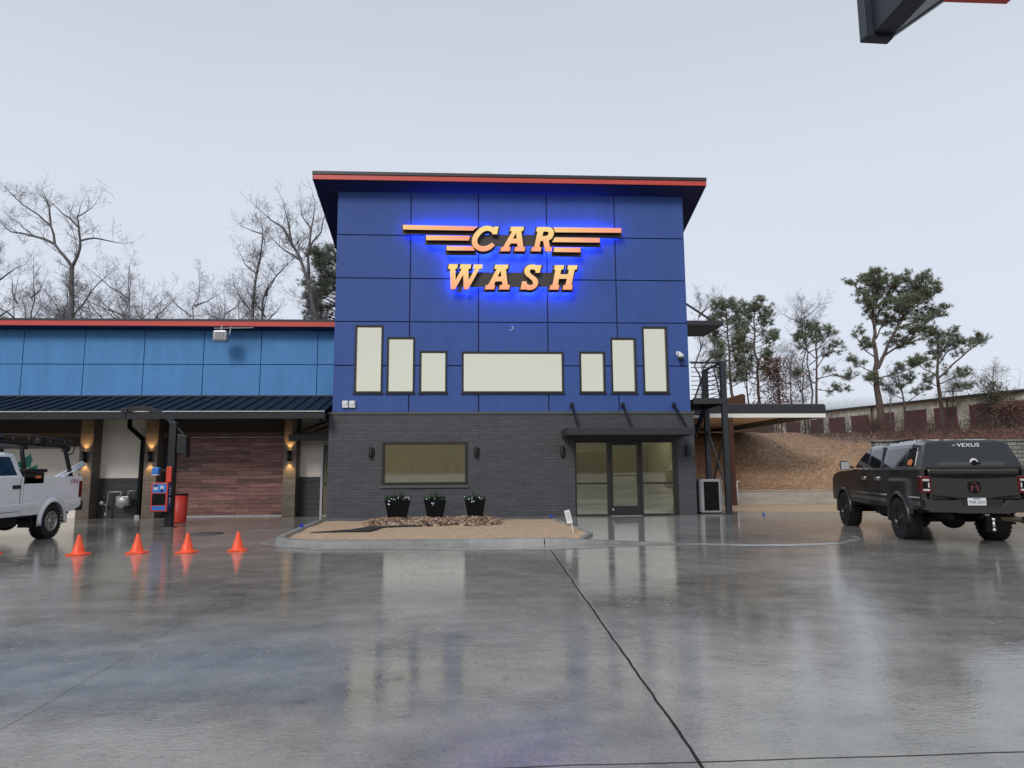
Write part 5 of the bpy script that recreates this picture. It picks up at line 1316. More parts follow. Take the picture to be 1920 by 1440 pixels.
# ---- white work pickup with ladder rack
o2 = dict(hw=1.01, wb=4.06, sill=.58, rail=1.47, ra=.47, hood=1.42, rear=-1.15, cab_back=1.16, nose=.98, paint='truck_white', wheel_r=.405, flare=.03, fw=.13, flare_mat='truck_white',
          roof_w=.78, roof=2.05, ws_top=2.75, ws_bot=3.45, b_pillar=2.25, c_pillar=.17, handle='trim', bumper='trim', wheel_w=.29, poke=.0, rim='rim_silver', rim_r=.225)
WK, TG2, mk, ring = pickup('pickup_truck', 'white muddy pickup truck with black ladder rack cut off by the left edge', (-11.21,-5.55,0), pi, o2)
hw = 1.01; zr = 1.47
# driver side is +x in world, which is -x in the truck's own frame
text_mesh('lettering', 'FX4', .17, M['decal_red'], WK, (-hw-.004,-.80,1.34), (radians(90),0,radians(-90)), .002, .25, 1.15)
for s in (-1,1):
    g = MB(); g.box(s*.86,s*1.02,-1.165,-1.02,.93,1.36); tl = mk('tail_light', g, 'taillight', bevel=.02)
    g = MB(); g.box(s*.90,s*1.0,-1.172,-1.1655,1.0,1.10); mk('clear_lens', g, 'lens_white', tl)
g = MB(); g.box(-.96,.96,-1.36,-1.16,.60,.84); g.box(-.4,.4,-1.42,-1.36,.62,.72); mk('rear_bumper', g, 'trim', bevel=.03)
g = MB(); g.bar((0,-1.1,.44),(0,-1.62,.44),.07); g.box(-.06,.06,-1.68,-1.58,.38,.48); mk('hitch', g, 'trim')
g = MB(); g.tube([(.5,.9,.50),(.2,.2,.62)],.03,8); g.box(-.9,-.6,.55,.62,.30,.62); g.box(-.92,-.88,-.62,-.58,.32,.62); build_each(g, 'mud_flap', M['trim'], WK, local=True)
LR = thing('ladder_rack', 'black tubular ladder rack mounted over the bed of the white pickup', 'ladder rack', (-11.21,-5.55,1.47), pi)
def lk(nm, g, m, par=LR, **kw):
    g.v = [(x,y,z-1.47) for x,y,z in g.v]; return g.build(nm, M[m], par, local=True, **kw)
for s in (-1,1):
    for yb_, yt in ((-.78,-.55),(1.02,1.12)):
        g = MB(); g.bar((s*.93,yb_,1.46),(s*.86,yt,2.16),.07); g.box(s*.80,s*.94,yt-.10,yt+.06,2.10,2.22); g.box(s*.86,s*1.0,yb_-.1,yb_+.1,1.455,1.475); lk('upright', g, 'dark', bevel=.006)
    g = MB(); g.bar((s*.87,-.60,2.215),(s*.87,3.0,2.245),.07); lk('side_rail', g, 'dark', bevel=.006)
    g = MB(); g.tube([(s*.92,-.62,2.02),(s*.92,-.80,2.06),(s*.92,-.85,2.20),(s*.92,-.82,2.33),(s*.92,-.70,2.37),(s*.92,-.3,2.375),(s*.92,1.0,2.43),(s*.92,3.0,2.36)], .018, 8)
    for y in (-.45,.15,.62,.95,1.5): g.tube([(s*.90,y,2.24),(s*.92,y,2.37 if y < .5 else 2.40)], .014, 6)
    lk('side_guard', g, 'dark')
g = MB()
for y in (-.55,1.12,2.6): g.bar((-.87,y,2.20),(.87,y,2.20),.06)
g.box(-.95,-.80,.40,.56,2.18,2.40); g.v = [(x,y,z-1.47) for x,y,z in g.v]; build_each(g, 'cross_bar', M['dark'], LR, local=True)
# load in the bed
TB = thing('tool_box', 'black plastic tool box with a small label in the truck bed behind the cab', 'tool box', (-10.45,-6.45,1.3))
g = MB(); g.box(-10.72,-10.2,-6.70,-5.98,1.30,1.58); g.build('box_body', M['trim'], TB, bevel=.02)
g = MB(); g.box(-10.75,-10.17,-6.73,-5.92,1.581,1.66); g.build('lid', M['trim'], TB, bevel=.02)
g = MB(); g.box(-10.198,-10.192,-6.32,-6.12,1.44,1.50); g.build('label_plate', M['decal_orange'], TB)
BD = thing('green_sheet', 'green corrugated sheet sticking up from the truck bed beside the black tool box', 'sheet', (-10.6,-6.3,1.6))
g = MB(); g.prism([(-6.62,1.66),(-6.0,1.70),(-5.98,1.82),(-5.93,1.86),(-6.02,1.98),(-6.0,2.03),(-6.62,1.72)], 'x', -10.55, -10.53); g.prism([(-6.3,1.66),(-5.96,1.66),(-5.94,1.76)], 'x', -10.42, -10.40); g.build('sheet', M['green_box'], BD)
PP = thing('pipe_bundle', 'grey white tarp-wrapped pipes sticking out over the tailgate of the white truck', 'pipes', (-10.5,-5.0,1.5))
for k, (dx, dz) in enumerate(((0,0),(.08,.015),(.035,.07))):
    g = MB(); g.tube([(-10.45+dx,-5.7,1.20+dz),(-10.42+dx,-4.9,1.49+dz),(-10.36+dx,-4.22,1.76+dz)], .042, 10); g.build('pipe', M['pipe_white'], PP)
g = MB(); g.tube([(-10.25,-5.0,1.55),(-10.2,-4.7,1.62),(-10.22,-4.45,1.52),(-10.3,-4.4,1.62)], .014, 6); g.build('rope', M['white'], PP)

# ================================================================== TREES
def twig(g, p, d, ln, r, depth, R, spread=.75, up=.10, n=3, kids=(3,5), segs=3, tips=None):
    pts = [p.copy()]; q = p.copy(); dd = d.copy()
    for i in range(segs):
        dd = (dd+Vector((R.gauss(0,.16),R.gauss(0,.16),R.gauss(0,.12)+up))).normalized(); q = q+dd*(ln/segs); pts.append(q.copy())
    rs = [max(.0042, r*(1-.75*i/segs)) for i in range(segs+1)]
    g.tube(pts, rs, n, caps=False)
    if tips is not None and depth <= 0: tips.append((pts[-1], dd))
    if depth <= 0: return
    for k in range(R.randint(*kids)):
        t = R.uniform(.25,1.0); i = min(int(t*segs), segs-1); b = pts[i].lerp(pts[i+1], t*segs-i)
        ax = Vector((R.gauss(0,1),R.gauss(0,1),R.gauss(0,1))).normalized()
        c = (dd*(1-spread*.55)+ax*spread).normalized()
        twig(g, b, c, ln*R.uniform(.45,.72), r*.55, depth-1, R, spread, up, n, kids, segs, tips)

def limb_tree(base, s, limbs, seed, label, name='bare_tree', group=None, m='bark', dens=1.0, ln=1.0, depth=2, leaf=None, zbase=None):
    """limbs: list of (points (right, up, back) in units of s metres, r0, r1); twigs grow along each"""
    R = random.Random(seed)
    T = thing(name, label, 'tree', base, group=group)
    gt, gc = MB(), MB()
    for li, (pts, r0, r1) in enumerate(limbs):
        P = [Vector((p[0]*s, (p[2] if len(p) > 2 else R.uniform(-6,6)*(0 if i == 0 else 1))*s, p[1]*s)) for i, p in enumerate(pts)]
        # resample with wobble
        Q = [P[0]]
        for a, b in zip(P, P[1:]):
            k = max(2, int((b-a).length/1.2))
            for i in range(1, k+1):
                w = (b-a).length*.035
                Q.append(a.lerp(b, i/k)+(Vector((R.gauss(0,w),R.gauss(0,w),R.gauss(0,w))) if i < k else Vector()))
        rs = [r0+(r1-r0)*i/(len(Q)-1) for i in range(len(Q))]
        gt.tube(Q, rs, 7, caps=False)
        L_ = sum((b-a).length for a, b in zip(Q, Q[1:]))
        start = .55 if li == 0 and len(limbs) > 1 else .12
        for k in range(int(L_*2.0*dens)):
            t = R.uniform(start, 1.0); x = t*(len(Q)-1); i = min(int(x), len(Q)-2); b = Q[i].lerp(Q[i+1], x-i); d = (Q[i+1]-Q[i]).normalized()
            ax = Vector((R.gauss(0,1),R.gauss(0,1),R.gauss(0,.8))).normalized(); c = (d*.55+ax*.9+Vector((0,0,.25))).normalized()
            twig(gc, b, c, ln*R.uniform(.7,1.9)*(1.15-.5*t), max(.009, min(.03, rs[i]*.28)), depth, R, kids=(4,6))
        twig(gc, Q[-1], (Q[-1]-Q[-2]).normalized(), ln*1.2, min(r1,.025), depth, R)
    gt.build('trunk', M[m], T, local=True, fixn=False); gc.build('crown', M[m], T, local=True, fixn=False)
    return T

def auto_tree(base, h, seed, label, spread=.35, stems=1, name='bare_tree', group=None, m='bark', fork=.35, lean=0.0, dens=1.0, limbs_n=7, ln=1.0, depth=2):
    """an unnamed bare tree: stems forking upward"""
    R = random.Random(seed); limbs = []
    for sidx in range(stems):
        a = R.uniform(0,6.28); off = (R.uniform(-.05,.05)*h if stems > 1 else 0); top = (off+lean*h+R.uniform(-.06,.06)*h, h*R.uniform(.88,1.0), R.uniform(-.05,.05)*h)
        midp = (off+lean*h*.3+R.uniform(-.03,.03)*h, h*fork, R.uniform(-.02,.02)*h)
        limbs.append(([(off*.4,0,0), midp, (midp[0]*.4+top[0]*.6+R.uniform(-.03,.03)*h, h*.68, top[2]*.6), top], h*.0100/stems**.35, .015))
        for k in range(limbs_n):
            t = R.uniform(fork*.9,.85); x0 = midp[0]+(top[0]-midp[0])*max(0,(t-fork)/(1-fork)); z0 = h*t
            a = R.choice((0,pi))+R.gauss(0,.7); rr = h*spread*R.uniform(.35,1.0)*(1.15-t*.7)
            x1 = x0+rr*cos(a); y1 = rr*sin(a); z1 = z0+h*R.uniform(.10,.30)*(1.2-t)+.2
            limbs.append(([(x0,z0,top[2]*t),(x0+(x1-x0)*.5,z0+(z1-z0)*.42,y1*.5),(x1,z1,y1)], h*.0042, .011))
    return limb_tree(base, 1.0, limbs, seed, label, name, group, m, dens, ln, depth)

# scale of the trees left of the tower: 49 m away, one unit = one hundredth of their width on site
S1 = .0384
def bx(px, Y=26.0): return (px-889)/1276*(Y+22.9)*1.0
lg = 'bare winter trees behind the light blue wing'
# the big leaning oak (offsets measured from its foot)
limb_tree((bx(158),26,0), S1, [
    ([(0,0),(-4,170,0),(-8,285,3),(-14,355,0),(-19,421,0)], .27,.15),
    ([(-19,421,0),(-38,445,4),(-58,468,8),(-67,503,6),(-89,523,2),(-117,541,-2),(-137,561,-4)], .12,.025),
    ([(-58,468,8),(-96,482,4),(-130,486,-6),(-152,510,-8)], .10,.02),
    ([(-67,503,6),(-75,541,10),(-86,565,12)], .08,.02),
    ([(-96,482,4),(-120,500,12),(-148,522,18)], .06,.015),
    ([(-19,421,0),(-7,441,-6),(-2,469,-10),(-5,493,-12),(-9,514,-12),(-4,534,-14)], .12,.022),
    ([(-2,469,-10),(20,476,-6),(48,472,0),(62,470,4)], .08,.018),
    ([(-5,493,-12),(-31,517,-20),(-51,537,-26)], .07,.02),
    ([(-9,514,-12),(12,524,-18),(28,538,-22)], .05,.015),
    ([(-10,330,0),(30,372,-18),(62,398,-28)], .07,.02),
    ([(-8,300,2),(-50,350,16),(-84,388,24)], .07,.02)], 21, 'largest bare tree, forked and leaning left above the blue wing', group=lg, ln=1.05)
limb_tree((bx(597),26,0), S1, [
    ([(-2,0),(-4,200,0),(-8,330,0),(-22,400,0),(-38,440,0),(-55,470,2)], .24,.10),
    ([(-55,470,2),(-75,505,6),(-98,520,8),(-118,538,6)], .11,.02),
    ([(-55,470,2),(-62,510,-6),(-70,545,-10)], .09,.02),
    ([(-22,400,0),(-24,450,-6),(-18,500,-8),(-12,545,-10)], .13,.025),
    ([(-24,450,-6),(2,490,-14),(14,530,-20)], .09,.02),
    ([(-38,440,0),(-72,462,12),(-100,490,18)], .08,.02),
    ([(-18,500,-8),(-40,530,4),(-44,556,8)], .06,.015)], 22, 'tall bare tree leaning left in front of the pine beside the tower', group=lg, ln=1.0)
limb_tree((bx(463),27,0), S1, [
    ([(0,0),(0,200,0),(2,330,0),(6,420,0),(14,480,0),(12,520,0)], .24,.03),
    ([(12,500,0),(-6,506,4),(-28,515,6)], .06,.015),
    ([(2,340,0),(-24,372,6),(-40,402,8)], .06,.015),
    ([(10,300,0),(30,392,-6),(60,430,-8),(76,446,-8)], .09,.015),
    ([(6,420,0),(-18,440,4),(-32,468,6)], .05,.012)], 23, 'tall straight bare tree with two stems, middle of the gap', group=lg, ln=1.0, dens=1.2)
auto_tree((bx(483),27,0), 17.2, 31, 'bare tree with fine fan of twigs right of the straight one', .28, group=lg, lean=.06, limbs_n=9)
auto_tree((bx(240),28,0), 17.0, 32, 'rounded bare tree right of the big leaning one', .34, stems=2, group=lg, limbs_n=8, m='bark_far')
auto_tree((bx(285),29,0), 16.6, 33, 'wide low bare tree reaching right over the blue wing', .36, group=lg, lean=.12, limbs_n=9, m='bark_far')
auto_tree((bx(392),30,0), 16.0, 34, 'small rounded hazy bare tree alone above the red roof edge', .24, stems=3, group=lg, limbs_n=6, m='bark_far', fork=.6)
auto_tree((bx(35),27,0), 16.8, 35, 'bare tree with crooked stems nearest the left edge', .30, stems=2, group=lg, limbs_n=8)
auto_tree((bx(70),28,0), 15.6, 36, 'thin crooked bare tree left of the big leaning one', .25, group=lg, limbs_n=7)
auto_tree((bx(-15),27,0), 18.5, 37, 'bare tree whose branches enter from the left edge', .36, group=lg, limbs_n=8, lean=.02)
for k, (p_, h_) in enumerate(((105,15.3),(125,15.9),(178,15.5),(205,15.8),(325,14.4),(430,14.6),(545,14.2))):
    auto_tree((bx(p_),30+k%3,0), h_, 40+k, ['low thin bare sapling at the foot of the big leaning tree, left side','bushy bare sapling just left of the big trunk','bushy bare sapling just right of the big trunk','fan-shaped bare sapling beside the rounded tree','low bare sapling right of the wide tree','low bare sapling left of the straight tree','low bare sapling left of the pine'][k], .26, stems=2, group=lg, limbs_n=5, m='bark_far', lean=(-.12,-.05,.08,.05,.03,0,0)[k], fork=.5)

# ---- pines
def needles(g, p, d, R, size=.34, n=16):
    n = int(n*1.25)
    for k in range(n):
        a = Vector((R.gauss(0,1),R.gauss(0,1),R.gauss(0,.8)+.35)).normalized(); v = (d*.55+a*.9).normalized(); w = v.orthogonal().normalized()
        w = (w*cos(k)+v.cross(w)*sin(k))*size*.042; ln = size*R.uniform(.55,1.1)
        g.add([p-w, p+v*ln*.55-w*.8, p+v*ln, p+w], [(0,1,2,3)])

def pine(base, s, limbs, seed, label, group, m='needle', size=.36, tw=1.0, n=16, dens=1.0):
    """limbs: (points, r0, r1, leafy-from fraction, spread in metres)"""
    R = random.Random(seed); T = thing('pine_tree', label, 'tree', base, group=group); gt, gc = MB(), MB()
    for li, (pts, r0, r1, t0, sp) in enumerate(limbs):
        P = [Vector((p[0]*s, (p[2] if len(p) > 2 else 0)*s, p[1]*s)) for p in pts]; Q = [P[0]]
        for a, b in zip(P, P[1:]):
            k = max(2, int((b-a).length/.8))
            for i in range(1, k+1):
                w = (b-a).length*.02; Q.append(a.lerp(b, i/k)+(Vector((R.gauss(0,w),R.gauss(0,w),R.gauss(0,w))) if i < k else Vector()))
        rs = [r0+(r1-r0)*i/(len(Q)-1) for i in range(len(Q))]; gt.tube(Q, rs, 8, caps=False)
        if t0 >= 1: continue
        L_ = sum((b-a).length for a, b in zip(Q, Q[1:]))*(1-t0)
        for k in range(max(5, int(L_*4.4*dens))):
            t = R.uniform(t0, 1.0); x = t*(len(Q)-1); i = min(int(x), len(Q)-2); b = Q[i].lerp(Q[i+1], x-i); d = (Q[i+1]-Q[i]).normalized()
            ax = Vector((R.gauss(0,1),R.gauss(0,1),R.gauss(0,.45))).normalized(); c = (d*.5+ax+Vector((0,0,.25))).normalized()
            ln = sp*R.uniform(.45,1.1)*(1.15-.45*t); tips = []
            # a side shoot that ends in tufts
            q = b.copy(); pt = [q.copy()]
            for j in range(3): c = (c+Vector((R.gauss(0,.15),R.gauss(0,.15),R.gauss(0,.1)+.10))).normalized(); q = q+c*ln/3; pt.append(q.copy())
            gt.tube(pt, [.028,.022,.016,.010], 4, caps=False)
            for j in range(R.randint(6,10)):
                f = R.uniform(.35,1.0); xx = f*3; ii = min(int(xx),2); bb = pt[ii].lerp(pt[ii+1], xx-ii)
                cc = (c+Vector((R.gauss(0,.8),R.gauss(0,.8),R.gauss(0,.5)+.3))).normalized(); e = bb+cc*R.uniform(.15,.62)*tw
                gt.tube([bb,e],[.010,.006],3,caps=False); needles(gc, e, cc, R, size*R.uniform(.8,1.2), n)
            needles(gc, q, c, R, size*1.1, n)
    gt.build('trunk', M['pinebark'], T, local=True, fixn=False); gc.build('crown', M[m], T, local=True, fixn=False)
    return T
rg = 'pines on the hill to the right'
def hb(px, Y):
    x = (px-889)/1276*(Y+22.9)*.994+ (Y+22.9)*.0; x = px_x(px, Y); return (x, Y, hill(x,Y)-.1)
def px_x(px, Y):          # ground x of something seen at that bearing
    th = radians(3.2)+math.atan((px-960)/1276.0*1.0/ math.cos(radians(7.24))*.9925); return math.tan(th)*(Y+22.9)
SP = 61/1276.
B = hb(1649,38)
pine(B, SP, [
    ([(0,0),(0,110,0),(4,200,0),(6,262,0),(8,300,0)], .36,.06,.80,1.2),
    ([(8,296,0),(4,316,2)], .06,.03,0,1.0),
    ([(6,262,0),(-14,286,6),(-28,306,10)], .08,.03,.25,1.15),
    ([(6,255,0),(30,288,-8),(56,300,-12)], .09,.03,.25,1.2),
    ([(4,130,0),(24,180,-10),(56,232,-16),(88,280,-14),(118,312,-10)], .17,.04,.45,1.35),
    ([(56,232,-16),(92,262,-28),(126,286,-34)], .09,.03,.2,1.25),
    ([(40,208,-14),(84,222,-2),(120,238,6),(148,246,8)], .10,.03,.3,1.2),
    ([(40,208,-14),(80,246,18),(106,300,24)], .08,.03,.35,1.2),
    ([(10,150,-4),(50,172,14),(92,194,20),(126,208,20)], .11,.03,.35,1.15),
    ([(8,146,0),(-10,168,14),(-26,202,20)], .07,.03,.35,1.0),
    ([(5,205,0),(-10,240,-12),(-22,262,-16)], .07,.03,.2,1.0),
    ([(20,170,-8),(60,196,-30),(96,222,-38)], .07,.03,.3,1.2),
    ([(70,250,-15),(96,262,4),(112,284,8)], .06,.03,.2,1.2),
    ([(5,190,0),(30,214,26),(58,246,34)], .08,.03,.3,1.2),
    ([(6,250,0),(22,284,16),(36,312,18)], .06,.03,.2,1.15),
    ([(88,270,-14),(74,300,-4),(84,318,-2)], .05,.03,.1,1.1),
    ([(30,184,-10),(62,178,-24),(104,192,-30)], .06,.03,.35,1.1),
    ([(5,215,0),(28,232,-26),(52,262,-34)], .07,.03,.25,1.2),
    ([(2,122,0),(-18,130,6),(-38,146,10)], .06,.025,.5,.7),
    ([(0,92,0),(-14,98,-6),(-24,106,-10)], .05,.02,.3,.8),
    ([(2,110,0),(30,118,-12),(62,128,-16),(84,142,-18)], .07,.02,.45,.9),
    ([(4,230,0),(44,262,30),(66,310,34)], .08,.03,.3,1.15),
    ([(4,235,0),(-8,290,-18),(-2,312,-22)], .06,.03,.2,1.0)], 51, 'tallest pine on the hill, broad crown spreading right', rg, size=.42, n=17)
B = hb(1768,37)
pine(B, .0462, [
    ([(0,0),(-2,70,0),(-4,120,0),(2,160,0),(4,196,0)], .24,.05,.72,1.0),
    ([(-3,112,0),(26,140,-6),(62,170,-10),(94,190,-10)], .10,.03,.35,.95),
    ([(0,140,0),(40,176,12),(66,188,16)], .07,.03,.35,.9),
    ([(-3,100,0),(30,112,10),(62,122,14)], .06,.02,.4,.8),
    ([(-2,84,0),(30,86,-8),(62,92,-12)], .05,.02,.5,.7),
    ([(-4,118,0),(-26,132,8),(-36,150,12)], .06,.02,.25,.8),
    ([(-3,96,0),(-22,100,-10),(-34,112,-14)], .05,.02,.35,.8),
    ([(0,150,0),(16,186,-12),(30,204,-16)], .05,.02,.3,.8)], 52, 'leaning lower pine right of the tallest one', rg, size=.38, n=15)
B = hb(1696,39)
pine(B, .0485, [([(0,0),(2,60,0),(-4,100,0),(-8,128,0)], .12,.03,.55,.75), ([(0,56,0),(26,74,4),(48,86,4)], .05,.02,.4,.6), ([(0,70,0),(-24,78,-4),(-40,94,-6)], .05,.02,.4,.6),([(-2,90,0),(18,104,8),(34,112,10)], .04,.02,.3,.6)], 53, 'small scrubby pine between the two big pines', rg, size=.36, n=13)
for k, (p_, Y_, top, w_, lb) in enumerate(((1372,40,205,44,'slender pine nearest the staircase with bare lower trunk'),(1424,42,203,56,'bushy pine second from the staircase'))):
    B = hb(p_,Y_); s_ = (Y_+22.9)/1276.; R = random.Random(60+k); z0 = 858-(878-1276*(B[2]-1.55)/(Y_+22.9)); base_px = 878-1276*(B[2]-1.55)/(Y_+22.9); H_ = base_px-(760-top)
    lim = [([(0,0),(1,H_*.4,0),(-1,H_*.75,0),(1,H_,0)], .2,.04,.82,.9)]
    for q in range(29):
        t = .36+.62*q/29; a = R.uniform(-.5,.5)+(pi if q%2 else 0); r_ = w_*(1.12-t*.75)*R.uniform(.65,1.1)*(.75 if t < .55 else 1.15)
        x1 = r_*cos(a); y1 = r_*sin(a)*1.0; zz = H_*t
        lim.append(([(0,zz,0),(x1*.5,zz+r_*.22,y1*.5),(x1,zz+r_*R.uniform(.45,.8),y1)], .05,.02,.40,.75))
    pine(B, s_, lim, 62+k, lb, rg, m='needle', size=.36, n=14)
B = hb(1535,43); s_ = (43+22.9)/1276.
pine(B, s_, [([(0,0),(-2,70,0),(2,130,0),(6,190,0),(2,216,0)], .16,.04,.7,.8),([(0,128,0),(26,160,6),(50,176,8)], .06,.02,.35,.85),([(0,110,0),(34,118,-8),(66,110,-12)], .06,.02,.4,.85),([(2,150,0),(-22,176,8),(-30,196,12)], .05,.02,.3,.8),([(2,160,0),(24,196,-10),(36,206,-14)], .05,.02,.3,.8),([(-1,90,0),(30,88,10),(62,92,14)], .05,.02,.45,.8),([(0,100,0),(-26,112,-8),(-46,118,-12)], .05,.02,.45,.7),([(4,180,0),(-12,206,6),(-16,222,8)], .04,.02,.25,.7)], 66, 'dark pine with drooping limbs above the end of the exit canopy', rg, m='needle', size=.38, n=15)
# the pine showing at the tower's left edge
B = (bx(603),31,0); s_ = (31+22.9)/1276.
R = random.Random(70); lim = [([(0,0),(0,200,0),(2,330,0),(4,440,0)], .3,.05,.8,1.0)]
for q in range(44):
    t = .60+.39*q/44; a = R.uniform(-.7,.7)+(pi if q%2 else 0); r_ = (56 if t < .95 else 36)*R.uniform(.55,1.05)
    x1 = r_*cos(a); y1 = r_*sin(a); zz = 448*t
    lim.append(([(0,zz,0),(x1*.5,zz+r_*.15,y1*.5),(x1,zz+r_*.5,y1)], .06,.02,.35,.9))
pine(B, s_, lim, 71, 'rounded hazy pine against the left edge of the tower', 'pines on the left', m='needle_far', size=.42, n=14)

# ---- bare trees on the right
rb = 'bare trees among the pines on the right'
def hh(p_, Y_, ypx): B = hb(p_,Y_); return B, (1.55+(879-ypx)/1276*(Y_+22.9)*1.02)-B[2]
for k, (p_, Y_, yp, sp_, st_, lb) in enumerate(((1322,44,535,.22,1,'bare tree with thin pale trunk right beside the tower'),(1346,42,590,.16,1,'slim bare tree just right of the staircase railing'),(1402,45,610,.16,1,'slim bare tree between the two near pines'),(1513,44,540,.20,2,'tall bare tree with twin stems above the canopy end'),(1480,46,640,.22,1,'low bare tree with reddish twigs left of the twin stems'),(1672,37,690,.12,1,'thin crooked bare sapling beside the tallest pine trunk'),(1865,34,690,.25,1,'straggly bare tree at the right edge above the roof'),(1790,36,720,.22,2,'tangled bare sapling before the storage doors'))):
    B, h_ = hh(p_,Y_,yp); auto_tree(B, h_, 80+k, lb, sp_+.06, stems=st_, group=rb, limbs_n=9, m='bark' if k < 6 else 'brush', ln=.8, fork=.30, dens=1.25, lean=.10 if k == 6 else 0)
# dead-leaf tree
B, h_ = hh(1462,40,660)
T_ = auto_tree(B, h_, 95, 'small tree still holding dead red-brown leaves behind the canopy', .35, group=rb, limbs_n=8, m='brush', fork=.2)
R = random.Random(96); g = MB()
for k in range(2600):
    a = R.uniform(0,6.28); r_ = abs(R.gauss(0,1.5)); c = Vector((r_*cos(a), r_*sin(a)*.8, h_*R.uniform(.35,.95))); u = Vector((R.gauss(0,1),R.gauss(0,1),R.gauss(0,1))).normalized()*R.uniform(.06,.13); v = u.orthogonal()
    g.add([c-u,c+v*.6,c+u,c-v*.6],[(0,1,2,3)])
g.build('dead_leaves', M['redleaf'], T_, local=True, fixn=False)

# shrub of vines on the roof edge
def shrub(x, y, w, h, seed, label, m='vine', n=2200):
    z = hill(x,y); T_ = thing('vine_shrub', label, 'shrub', (x,y,z)); R = random.Random(seed); g = MB(); gl = MB()
    for k in range(26):
        a = R.uniform(0,6.28); d = Vector((cos(a)*.45,sin(a)*.45,1)).normalized(); twig(g, Vector((R.uniform(-.2,.2)*w,R.uniform(-.2,.2)*w,0)), d, h*R.uniform(.5,.9), .03, 2, R, .8, .02)
    cl = [(R.gauss(0,.38)*w, R.gauss(0,.3)*w, h*R.uniform(.35,1.0), R.uniform(.25,.6)) for k in range(16)]
    for k in range(n):
        cx, cy, cz_, rr_ = R.choice(cl); c = Vector((cx+R.gauss(0,rr_),cy+R.gauss(0,rr_),cz_+R.gauss(0,rr_*.7)))
        u = Vector((R.gauss(0,1),R.gauss(0,1),R.gauss(0,1))).normalized()*R.uniform(.05,.11); v = u.orthogonal(); gl.add([c-u,c+v*.6,c+u,c-v*.6],[(0,1,2,3)])
    g.build('stems', M['brush'], T_, local=True, fixn=False); gl.build('leaves', M[m], T_, local=True, fixn=False)
shrub(px_x(1868,33),33,1.3,4.6,101,'vine-covered shrub reaching above the storage roof at right')
shrub(px_x(1900,30),30,1.4,2.4,102,'reddish brown shrub before the rightmost storage doors', 'redleaf', 2600)
shrub(px_x(1640,36),36,1.6,1.0,103,'low dark shrub at the foot of the tallest pine', 'redleaf', 900)
# brush along the top of the slope: nobody could count the stems
g = MB(); R = random.Random(110)
for k in range(1000):
    px_ = R.uniform(1385,1960); Y_ = R.uniform(15,36) if px_ < 1600 else R.uniform(11,35)
    x = px_x(px_,Y_); z = hill(x,Y_); h_ = R.uniform(.5,1.5)*(.6 if Y_ < 18 else 1.25)*(1.3 if R.random() < .12 else 1)
    d = Vector((R.gauss(0,.35),R.gauss(0,.35),1)).normalized(); twig(g, Vector((x,Y_,z-.05)), d, h_, .014, 1, R, .7, .05, kids=(3,6))
o = g.build('undergrowth', M['brush'], None, fixn=False); tag(o, 'thin leafless brush growing along the top of the slope before the storage units', 'undergrowth', kind='stuff')
g = MB(); R = random.Random(111)
for k in range(6500):
    px_ = R.uniform(1640,1990); Y_ = 10+25*R.random()**1.1; x = px_x(px_,Y_); z = hill(x,Y_)+abs(R.gauss(0,.20))*(.3+min(1.2,max(0,(px_-1640)/230.)))
    u = Vector((R.gauss(0,1),R.gauss(0,1),R.gauss(0,1))).normalized()*R.uniform(.05,.13); v = u.orthogonal(); c = Vector((x,Y_,z)); g.add([c-u,c+v*.5,c+u,c-v*.5],[(0,1,2,3)])
o = g.build('bramble_leaves', M['redleaf'], None, fixn=False); tag(o, 'dark red-brown bramble leaves carpeting the terrace above the block wall', 'bramble', kind='stuff')

# ================================================================== LIGHT, SKY, CAMERA
w = bpy.data.worlds.new('World'); scene.world = w; w.use_nodes = True; nt = w.node_tree; nt.nodes.clear()
out = nt.nodes.new('ShaderNodeOutputWorld')
SUN_EL, SUN_AZ = radians(34), radians(206)       # high cloud-veiled sun behind the camera
sky = nt.nodes.new('ShaderNodeTexSky'); sky.sky_type = 'NISHITA'; sky.sun_disc = False; sky.sun_elevation = SUN_EL; sky.sun_rotation = SUN_AZ
bg1 = N(nt, 'ShaderNodeBackground', Strength=.10); L(nt, sky, 0, bg1, 0)
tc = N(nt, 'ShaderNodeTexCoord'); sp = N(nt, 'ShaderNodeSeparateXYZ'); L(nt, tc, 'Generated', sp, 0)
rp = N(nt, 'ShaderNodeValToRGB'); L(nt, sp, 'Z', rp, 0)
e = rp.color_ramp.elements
e[0].position = 0.0; e[0].color = (.028,.032,.026,1)      # dark band added low in the sky for glass reflections, stands for unseen woods
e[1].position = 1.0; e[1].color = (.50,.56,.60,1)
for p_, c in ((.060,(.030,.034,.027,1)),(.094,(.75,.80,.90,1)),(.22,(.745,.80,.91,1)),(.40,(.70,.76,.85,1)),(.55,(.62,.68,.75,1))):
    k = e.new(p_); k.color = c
cl = N(nt, 'ShaderNodeTexNoise', Scale=1.6, Detail=4); L(nt, tc, 'Generated', cl, 'Vector')
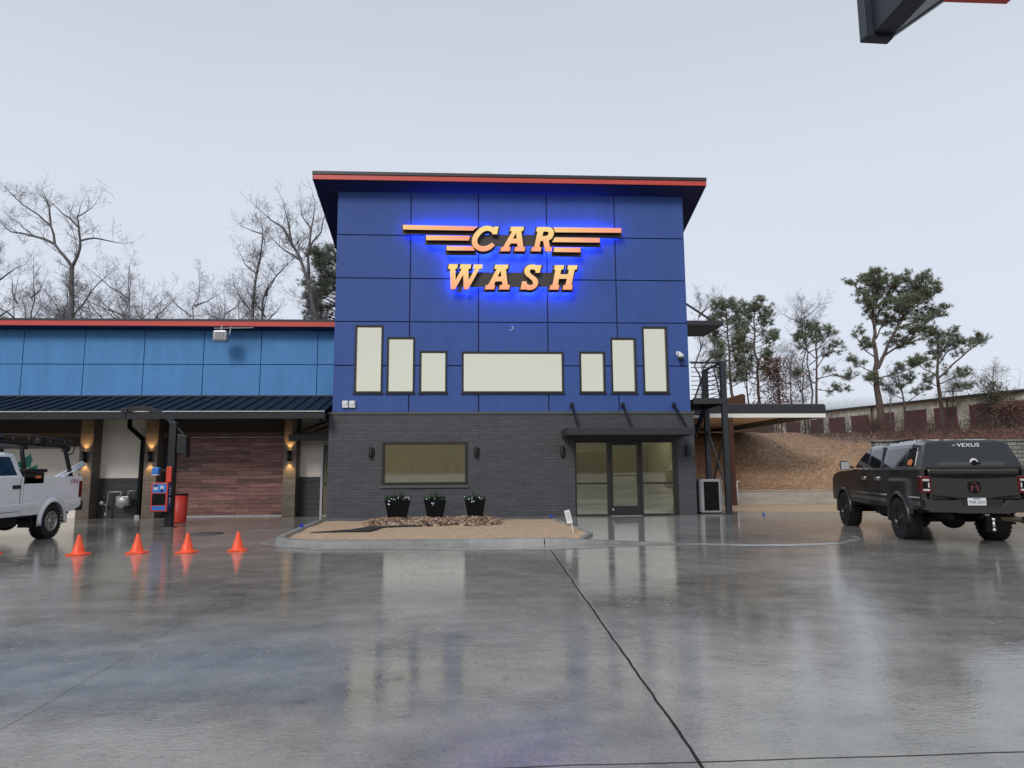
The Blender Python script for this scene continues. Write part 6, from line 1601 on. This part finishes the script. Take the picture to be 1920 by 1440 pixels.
mr = N(nt, 'ShaderNodeMapRange'); L(nt, cl, 'Fac', mr, 0); mr.inputs[3].default_value = .93; mr.inputs[4].default_value = 1.06
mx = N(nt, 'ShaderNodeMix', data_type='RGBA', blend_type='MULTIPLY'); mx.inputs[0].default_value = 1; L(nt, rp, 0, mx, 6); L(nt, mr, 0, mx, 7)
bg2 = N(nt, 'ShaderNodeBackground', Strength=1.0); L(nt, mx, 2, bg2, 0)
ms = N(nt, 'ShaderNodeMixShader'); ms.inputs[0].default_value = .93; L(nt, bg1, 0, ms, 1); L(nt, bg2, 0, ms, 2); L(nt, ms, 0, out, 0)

sd_ = bpy.data.lights.new('sun', 'SUN'); sd_.energy = 1.5; sd_.angle = radians(18); sd_.color = (1,.975,.94)
so = bpy.data.objects.new('sun', sd_); COL.objects.link(so)
sv = Vector((sin(SUN_AZ)*cos(SUN_EL), cos(SUN_AZ)*cos(SUN_EL), sin(SUN_EL)))
so.rotation_euler = sv.to_track_quat('Z','Y').to_euler()

cd = bpy.data.cameras.new('camera'); cam = bpy.data.objects.new('camera', cd); COL.objects.link(cam); scene.camera = cam
cd.sensor_width = 36; cd.lens = 1276/1920*36; cd.clip_end = 2000; cd.clip_start = .05
y_, p_, r_ = radians(3.2), radians(7.24), radians(.37)
F = Vector((sin(y_)*cos(p_), cos(y_)*cos(p_), sin(p_))); R0 = Vector((cos(y_),-sin(y_),0)); U0 = R0.cross(F)
Rr = R0*cos(r_)-U0*sin(r_); Ur = R0*sin(r_)+U0*cos(r_)
cam.matrix_world = Matrix(((Rr.x,Ur.x,-F.x,0),(Rr.y,Ur.y,-F.y,-22.9),(Rr.z,Ur.z,-F.z,1.55),(0,0,0,1)))

scene.view_settings.view_transform = 'Standard'; scene.view_settings.look = 'None'; scene.view_settings.exposure = 0
scene.cycles.use_denoising = True
scene.cycles.max_bounces = 8; scene.cycles.glossy_bounces = 5; scene.cycles.transparent_max_bounces = 12; scene.cycles.diffuse_bounces = 3
scene.cycles.caustics_reflective = False; scene.cycles.caustics_refractive = False
scene.cycles.sample_clamp_indirect = 6
